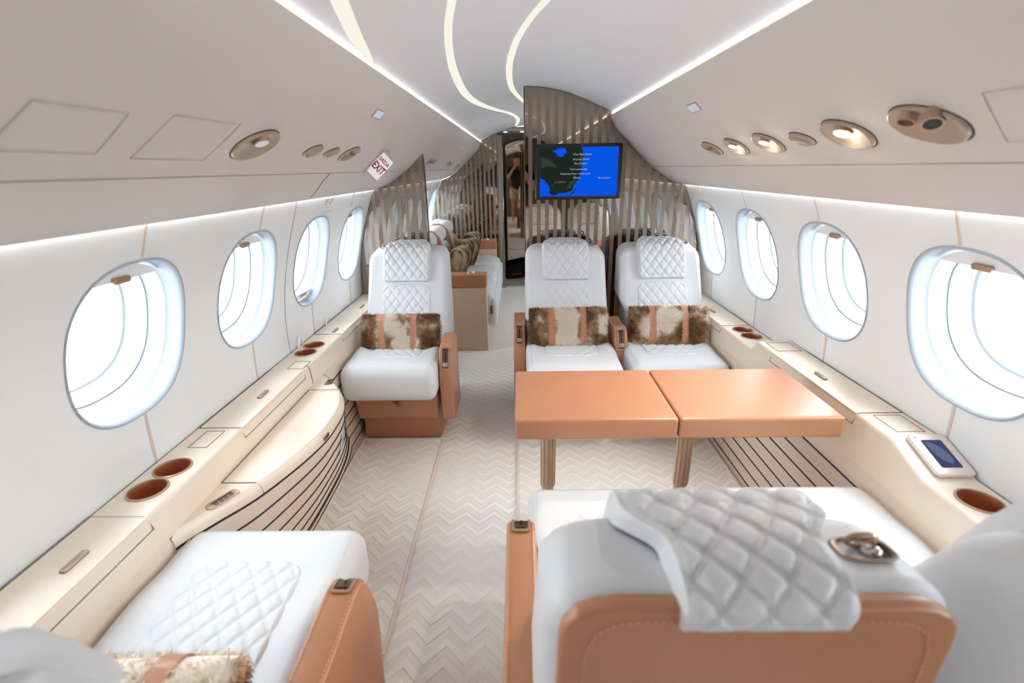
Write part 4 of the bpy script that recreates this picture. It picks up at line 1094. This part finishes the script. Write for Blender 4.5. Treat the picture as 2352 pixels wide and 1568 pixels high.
mk('seat_front', *rbox(.045, .83, .12, .035, 4, (1, 4, 1), c=(-.295, 4.62, .27)), M['leather'], sf, so)
mk('belt_latch', *rbox(.010, .008, .035, .003, 2, c=(-.290, 3.765, .30)), M['bronzedark'], sf, so)
mk('back_frame', *rbox(.05, .90, .42, .02, 3, c=(-.955, 4.62, .44)), M['leather'], sf, so)
mf = fur_cushion('striped_fur_cushion', .150, .145, .085, (), 6500, .012, M['mink'], 5)
GM = 'striped fur cushions on the sofa'
place(mf, (-.600, 5.22, .600), (math.radians(-20), math.radians(8), PI/2+.12-PI+PI*2), 'round brown striped fur cushion at the far arm of the sofa', GM)
mf.rotation_euler = (math.radians(-22), 0, -PI/2-.25)
for (y, x, a, lb) in ((4.74, -.590, -.55, 'brown striped fur cushion in the middle of the sofa'), (4.24, -.605, -.15, 'brown striped fur cushion nearest the sofa arm with the cup holder')):
    c_ = copy_tree(mf); place(c_, (x, y, .600), (math.radians(-22), 0, -PI/2+a), lb, GM)
# ------------------------------------------------------------------ small things
# printed notice beside the emergency window
pz = 1.243
def wl(y, z, d=.001): return (-wx(z)+d, y, z)
V, F = grid(4, 6, lambda u, v: wl(2.275+.125*u, 1.196+.07*v)); nt_ = mk('notice_sticker', V, F, M['wall'], org=wl(2.34, 1.23), smooth=True)
tag(nt_, 'small white printed notice with red lines above the third left window', 'sticker')
for k, (a, b) in enumerate([(.12, .45), (.12, .45), (.58, .9), (.58, .9), (.12, .30), (.58, .72)]):
    z = 1.254-.009*(k % 2 if k < 4 else 2)
    V, F = grid(3, 2, lambda u, v: wl(2.275+.125*(a+(b-a)*u), z+.0034*v, .0022)); mk('print_line', V, F, M['palered'], nt_, wl(2.34, 1.23), smooth=False)
V, F = grid(3, 2, lambda u, v: wl(2.28+.115*u, 1.200+.0015*v, .0022)); mk('print_line', V, F, M['seamlight'], nt_, wl(2.34, 1.23), smooth=False)
# loose white belt loop standing behind the far cup holders on the left
o = mk('belt_loop', *tube([(-1.075, 2.055+.045*t, .622+.038*math.sin(PI*t)) for t in np.linspace(0, 1, 14)], .005, 8, flat=.5), M['white'], org=(-1.075, 2.07, .62))
tag(o, 'little white loop of strap standing behind the far left cup holders', 'strap')
o = mk('belt_loop', *tube([(-1.078, 2.40+.04*t, .622+.03*math.sin(PI*t)) for t in np.linspace(0, 1, 14)], .004, 8, flat=.5), M['white'], org=(-1.078, 2.42, .62))
tag(o, 'white loop of strap on the left ledge beside the far armchair', 'strap')
# bags on the lobby floor
bg = thing('duffel_bag', 'black bag with red webbing on the floor just beyond the doorway', 'bag', (-.10, 6.38, 0)); bo = (-.10, 6.38, 0)
def lump(x, y, z): 
    k = .012*(math.sin(23*x+5*y)+math.sin(31*y+7*z)+math.sin(19*z+11*x)); return (x+k, y+k*.6, z+k)
mk('body', *rbox(.115, .09, .062, .045, 4, (4, 3, 3), lump, c=(-.095, 6.38, .076)), M['darkcloth'], bg, bo)
mk('flap', *rbox(.10, .07, .022, .02, 3, (3, 3, 1), lump, c=(-.085, 6.37, .140)), M['darkcloth'], bg, bo)
mk('webbing', *tube([(-.17, 6.285, .060), (-.10, 6.280, .070), (-.02, 6.285, .074)], .012, 6, flat=.3), M['redcloth'], bg, bo)
b2 = mk('camera_pouch', *rbox(.055, .05, .055, .035, 4, (2, 2, 2), lump, c=(-.272, 6.34, .058)), M['darkcloth'], org=(-.272, 6.34, 0)); tag(b2, 'small black pouch on the floor left of the black bag', 'bag')
# ------------------------------------------------------------------ photographer (seen only in the mirrors)
def skin_body(name, verts, edges, radii, m, parent, root=0, lvl=2):
    me = bpy.data.meshes.new(name); me.from_pydata(verts, edges, [])
    o = bpy.data.objects.new(name, me); C.objects.link(o)
    o.modifiers.new('s', 'SKIN'); 
    sk_ = me.skin_vertices[0].data if me.skin_vertices else None
    if sk_ is None:
        bm = bmesh.new(); bm.from_mesh(me); bm.verts.layers.skin.verify(); bm.to_mesh(me); bm.free(); sk_ = me.skin_vertices[0].data
    for i, r in enumerate(radii): sk_[i].radius = (r, r) if not isinstance(r, tuple) else r
    for i in range(len(radii)): sk_[i].use_root = (i == root)
    ss = o.modifiers.new('d', 'SUBSURF'); ss.levels = lvl; ss.render_levels = lvl
    dg = bpy.context.evaluated_depsgraph_get(); me2 = bpy.data.meshes.new_from_object(o.evaluated_get(dg))
    bpy.data.objects.remove(o)
    for p in me2.polygons: p.use_smooth = True
    me2.materials.clear(); me2.materials.append(m)
    ob = bpy.data.objects.new(name, me2); link(ob, parent); return ob
PX, PY = -.10, -.36
ph = thing('person', 'person in black T-shirt and light shorts, seen only as a mirror reflection', 'person', (PX, PY, 0))
# joints: pelvis, waist, chest, neck, head base, head top ; arms to the camera ; legs
Vb = [(0, 0, .90), (0, 0, 1.06), (0, .01, 1.27), (0, .015, 1.42), (0, .03, 1.50), (0, .05, 1.585), (0, .03, 1.655),
      (.17, .0, 1.36), (.235, .03, 1.12), (.10, .235, 1.345), (-.17, .0, 1.36), (-.235, .03, 1.12), (-.10, .235, 1.345),
      (.095, 0, .84), (.105, .015, .48), (.11, -.02, .09), (.12, .09, .04), (-.095, 0, .84), (-.105, .015, .48), (-.11, -.02, .09), (-.12, .09, .04)]
Eb = [(0, 1), (1, 2), (2, 3), (3, 4), (4, 5), (5, 6), (2, 7), (7, 8), (8, 9), (2, 10), (10, 11), (11, 12), (0, 13), (13, 14), (14, 15), (15, 16), (0, 17), (17, 18), (18, 19), (19, 20)]
Rb = [(.15, .11), (.135, .10), (.15, .115), .058, .075, .088, .062, .058, .044, .030, .058, .044, .030, .085, .056, .038, .034, .085, .056, .038, .034]
skin_body('body', Vb, Eb, Rb, M['skin'], ph)
skin_body('t_shirt', [(0, 0, .80), (0, 0, 1.02), (0, .01, 1.27), (0, .012, 1.40), (.165, 0, 1.36), (.215, .02, 1.20), (-.165, 0, 1.36), (-.215, .02, 1.20)], [(0, 1), (1, 2), (2, 3), (2, 4), (4, 5), (2, 6), (6, 7)], [(.188, .148), (.168, .132), (.175, .138), .075, .078, .066, .078, .066], M['darkcloth'], ph)
skin_body('shorts', [(0, 0, .93), (.10, 0, .80), (.108, .01, .56), (-.10, 0, .80), (-.108, .01, .56)], [(0, 1), (1, 2), (0, 3), (3, 4)], [(.17, .13), .11, .095, .11, .095], M['shorts'], ph)
mk('hair', *rbox(.082, .092, .062, .06, 5, (3, 3, 3), c=(0, .012, 1.650)), M['hair'], ph)
fc_ = [rbox(.012, .016, .016, .011, 3, c=(0, .143, 1.575))]+[rbox(.012, .022, .022, .010, 3, c=(s*.094, .04, 1.575)) for s in (-1, 1)]
mk('nose_and_ears', *join(*fc_), M['skin'], ph)
mk('eyes', *join(*[rbox(.012, .008, .007, .006, 3, c=(s*.034, .128, 1.595)) for s in (-1, 1)]), M['dark'], ph)
mk('mouth', *rbox(.022, .006, .004, .003, 2, c=(0, .128, 1.535)), mat('lips', sl(170, 96, 88), .5), ph)
for s in (-1, 1):
    hp_ = []
    V = [(s*.10, .235, 1.345), (s*.085, .265, 1.365), (s*.070, .285, 1.385)]; E = [(0, 1), (1, 2)]; R = [.030, .036, .030]
    for k in range(4):
        b0 = len(V); z = 1.405-.020*k
        V += [(s*.068, .292, z), (s*.060, .312-.002*k, z), (s*.042, .318-.002*k, z-.002), (s*(.028+.003*k), .312, z-.004)]; E += [(2, b0), (b0, b0+1), (b0+1, b0+2), (b0+2, b0+3)]; R += [.010, .009, .0085, .007]
    b0 = len(V); V += [(s*.072, .262, 1.398), (s*.058, .252, 1.414), (s*.042, .250, 1.420)]; E += [(1, b0), (b0, b0+1), (b0+1, b0+2)]; R += [.012, .010, .008]
    skin_body('hand', V, E, R, M['skin'], ph, 0, 1)
cm = thing('camera', 'black camera held in front of the face by the reflected person', 'camera', (PX+.04, -.075, 1.36)); co = (PX+.04, -.075, 1.36)
mk('camera_body', *join(rbox(.066, .022, .044, .010, 3, c=(PX+.04, -.085, 1.372)), rbox(.022, .020, .018, .010, 3, c=(PX+.04, -.085, 1.424)), rbox(.014, .028, .044, .010, 3, c=(PX-.012, -.078, 1.372))), M['dark'], cm, co)
mk('lens', *lathe([(.036, 0), (.036, .030), (.033, .034), (.030, .030), (.0001, .024)], (PX+.04, -.064, 1.375), (0, 1, 0), 28), M['dark'], cm, co)
# ------------------------------------------------------------------ outside
gp = mk('floor_outside', *grid(2, 2, lambda u, v: (-60+120*u, -60+120*v, -1.6)), M['apron'], smooth=False); struct(gp)
hg = thing('hangar', 'grey violet hangar wall seen through the nearest right window', 'building', (9.6, 7, -1.6)); ho = (9.6, 7, -1.6)
mk('cladding', *rbox(.2, 7, 1.2, .02, 1, c=(9.8, 9, -.42)), M['hangar'], hg, ho, smooth=False)
mk('eaves', *rbox(.4, 7.1, .10, .02, 1, c=(9.7, 9, .86)), M['hangarw'], hg, ho, smooth=False)
st = thing('steel_stand', 'pale yellow steel service stand outside the nearest right window', 'stand', (5.2, 4.6, -1.6)); sto = (5.2, 4.6, -1.6)
mk('deck', *rbox(.35, .9, .05, .01, 1, c=(5.2, 4.7, -.62)), M['hangarw'], st, sto, smooth=False)
for y in (3.9, 4.7, 5.5): mk('leg', *tube([(5.0, y, -1.6), (5.0, y, -.66)], .05, 8), M['hangarw'], st, sto)
for y0, y1 in ((3.9, 4.7), (4.7, 3.9), (4.7, 5.5), (5.5, 4.7)): mk('brace', *tube([(5.0, y0, -1.45), (5.0, y1, -.70)], .03, 8), M['hangarw'], st, sto)
# ------------------------------------------------------------------ light
w = bpy.data.worlds.new('World'); bpy.context.scene.world = w; w.use_nodes = True
nt = w.node_tree; bgn = nt.nodes['Background']
tc = nt.nodes.new('ShaderNodeTexCoord'); sx = nt.nodes.new('ShaderNodeSeparateXYZ'); nt.links.new(tc.outputs['Generated'], sx.inputs[0])
rp = nt.nodes.new('ShaderNodeValToRGB'); nt.links.new(sx.outputs[2], rp.inputs[0])
rp.color_ramp.elements[0].position = 0; rp.color_ramp.elements[0].color = (.92, .965, 1, 1)
rp.color_ramp.elements[1].position = .7; rp.color_ramp.elements[1].color = (.86, .93, 1, 1)
nt.links.new(rp.outputs[0], bgn.inputs[0]); bgn.inputs[1].default_value = 2.6
for s in (-1, 1):
    for k in WK:
        ld = bpy.data.lights.new('window_portal', 'AREA'); ld.shape = 'RECTANGLE'; ld.size = .40; ld.size_y = .42; ld.cycles.is_portal = True
        lo = bpy.data.objects.new('window_portal', ld); C.objects.link(lo)
        lo.location = (s*1.19, WY0+WDY*k, .955); lo.rotation_euler = Vector((s, 0, -.28)).to_track_quat('Z', 'Y').to_euler()
# ------------------------------------------------------------------ camera
f_px, pit, yaw, roll = 1107.0, .34543, .0180, -.0180
cp, sp_2 = math.cos(pit), math.sin(pit); cy_, sy_ = math.cos(yaw), math.sin(yaw)
Fv = Vector((-sy_*cp, cy_*cp, -sp_2)); Rv = Vector((cy_, sy_, 0)); Uv = Rv.cross(Fv)
c_, s_ = math.cos(roll), math.sin(roll); Rv, Uv = Rv*c_+Uv*s_, Uv*c_-Rv*s_
cd = bpy.data.cameras.new('Camera'); cam = bpy.data.objects.new('Camera', cd); C.objects.link(cam)
cam.matrix_world = basis((-.062, 0, 1.38), Rv, Uv, -Fv)
cd.sensor_width = 36; cd.lens = f_px/2352*36; cd.clip_start = .01; cd.clip_end = 300
cd.dof.use_dof = True; cd.dof.focus_distance = 2.3; cd.dof.aperture_fstop = 2.8
sc = bpy.context.scene; sc.camera = cam
sc.view_settings.view_transform = 'Standard'; sc.view_settings.look = 'None'; sc.view_settings.gamma = 1; sc.view_settings.use_curve_mapping = False
sc.view_settings.exposure = EXPO
sc.cycles.max_bounces = 14; sc.cycles.diffuse_bounces = 9; sc.cycles.glossy_bounces = 6; sc.cycles.transparent_max_bounces = 12
sc.cycles.sample_clamp_indirect = 8; sc.cycles.caustics_reflective = False; sc.cycles.caustics_refractive = False
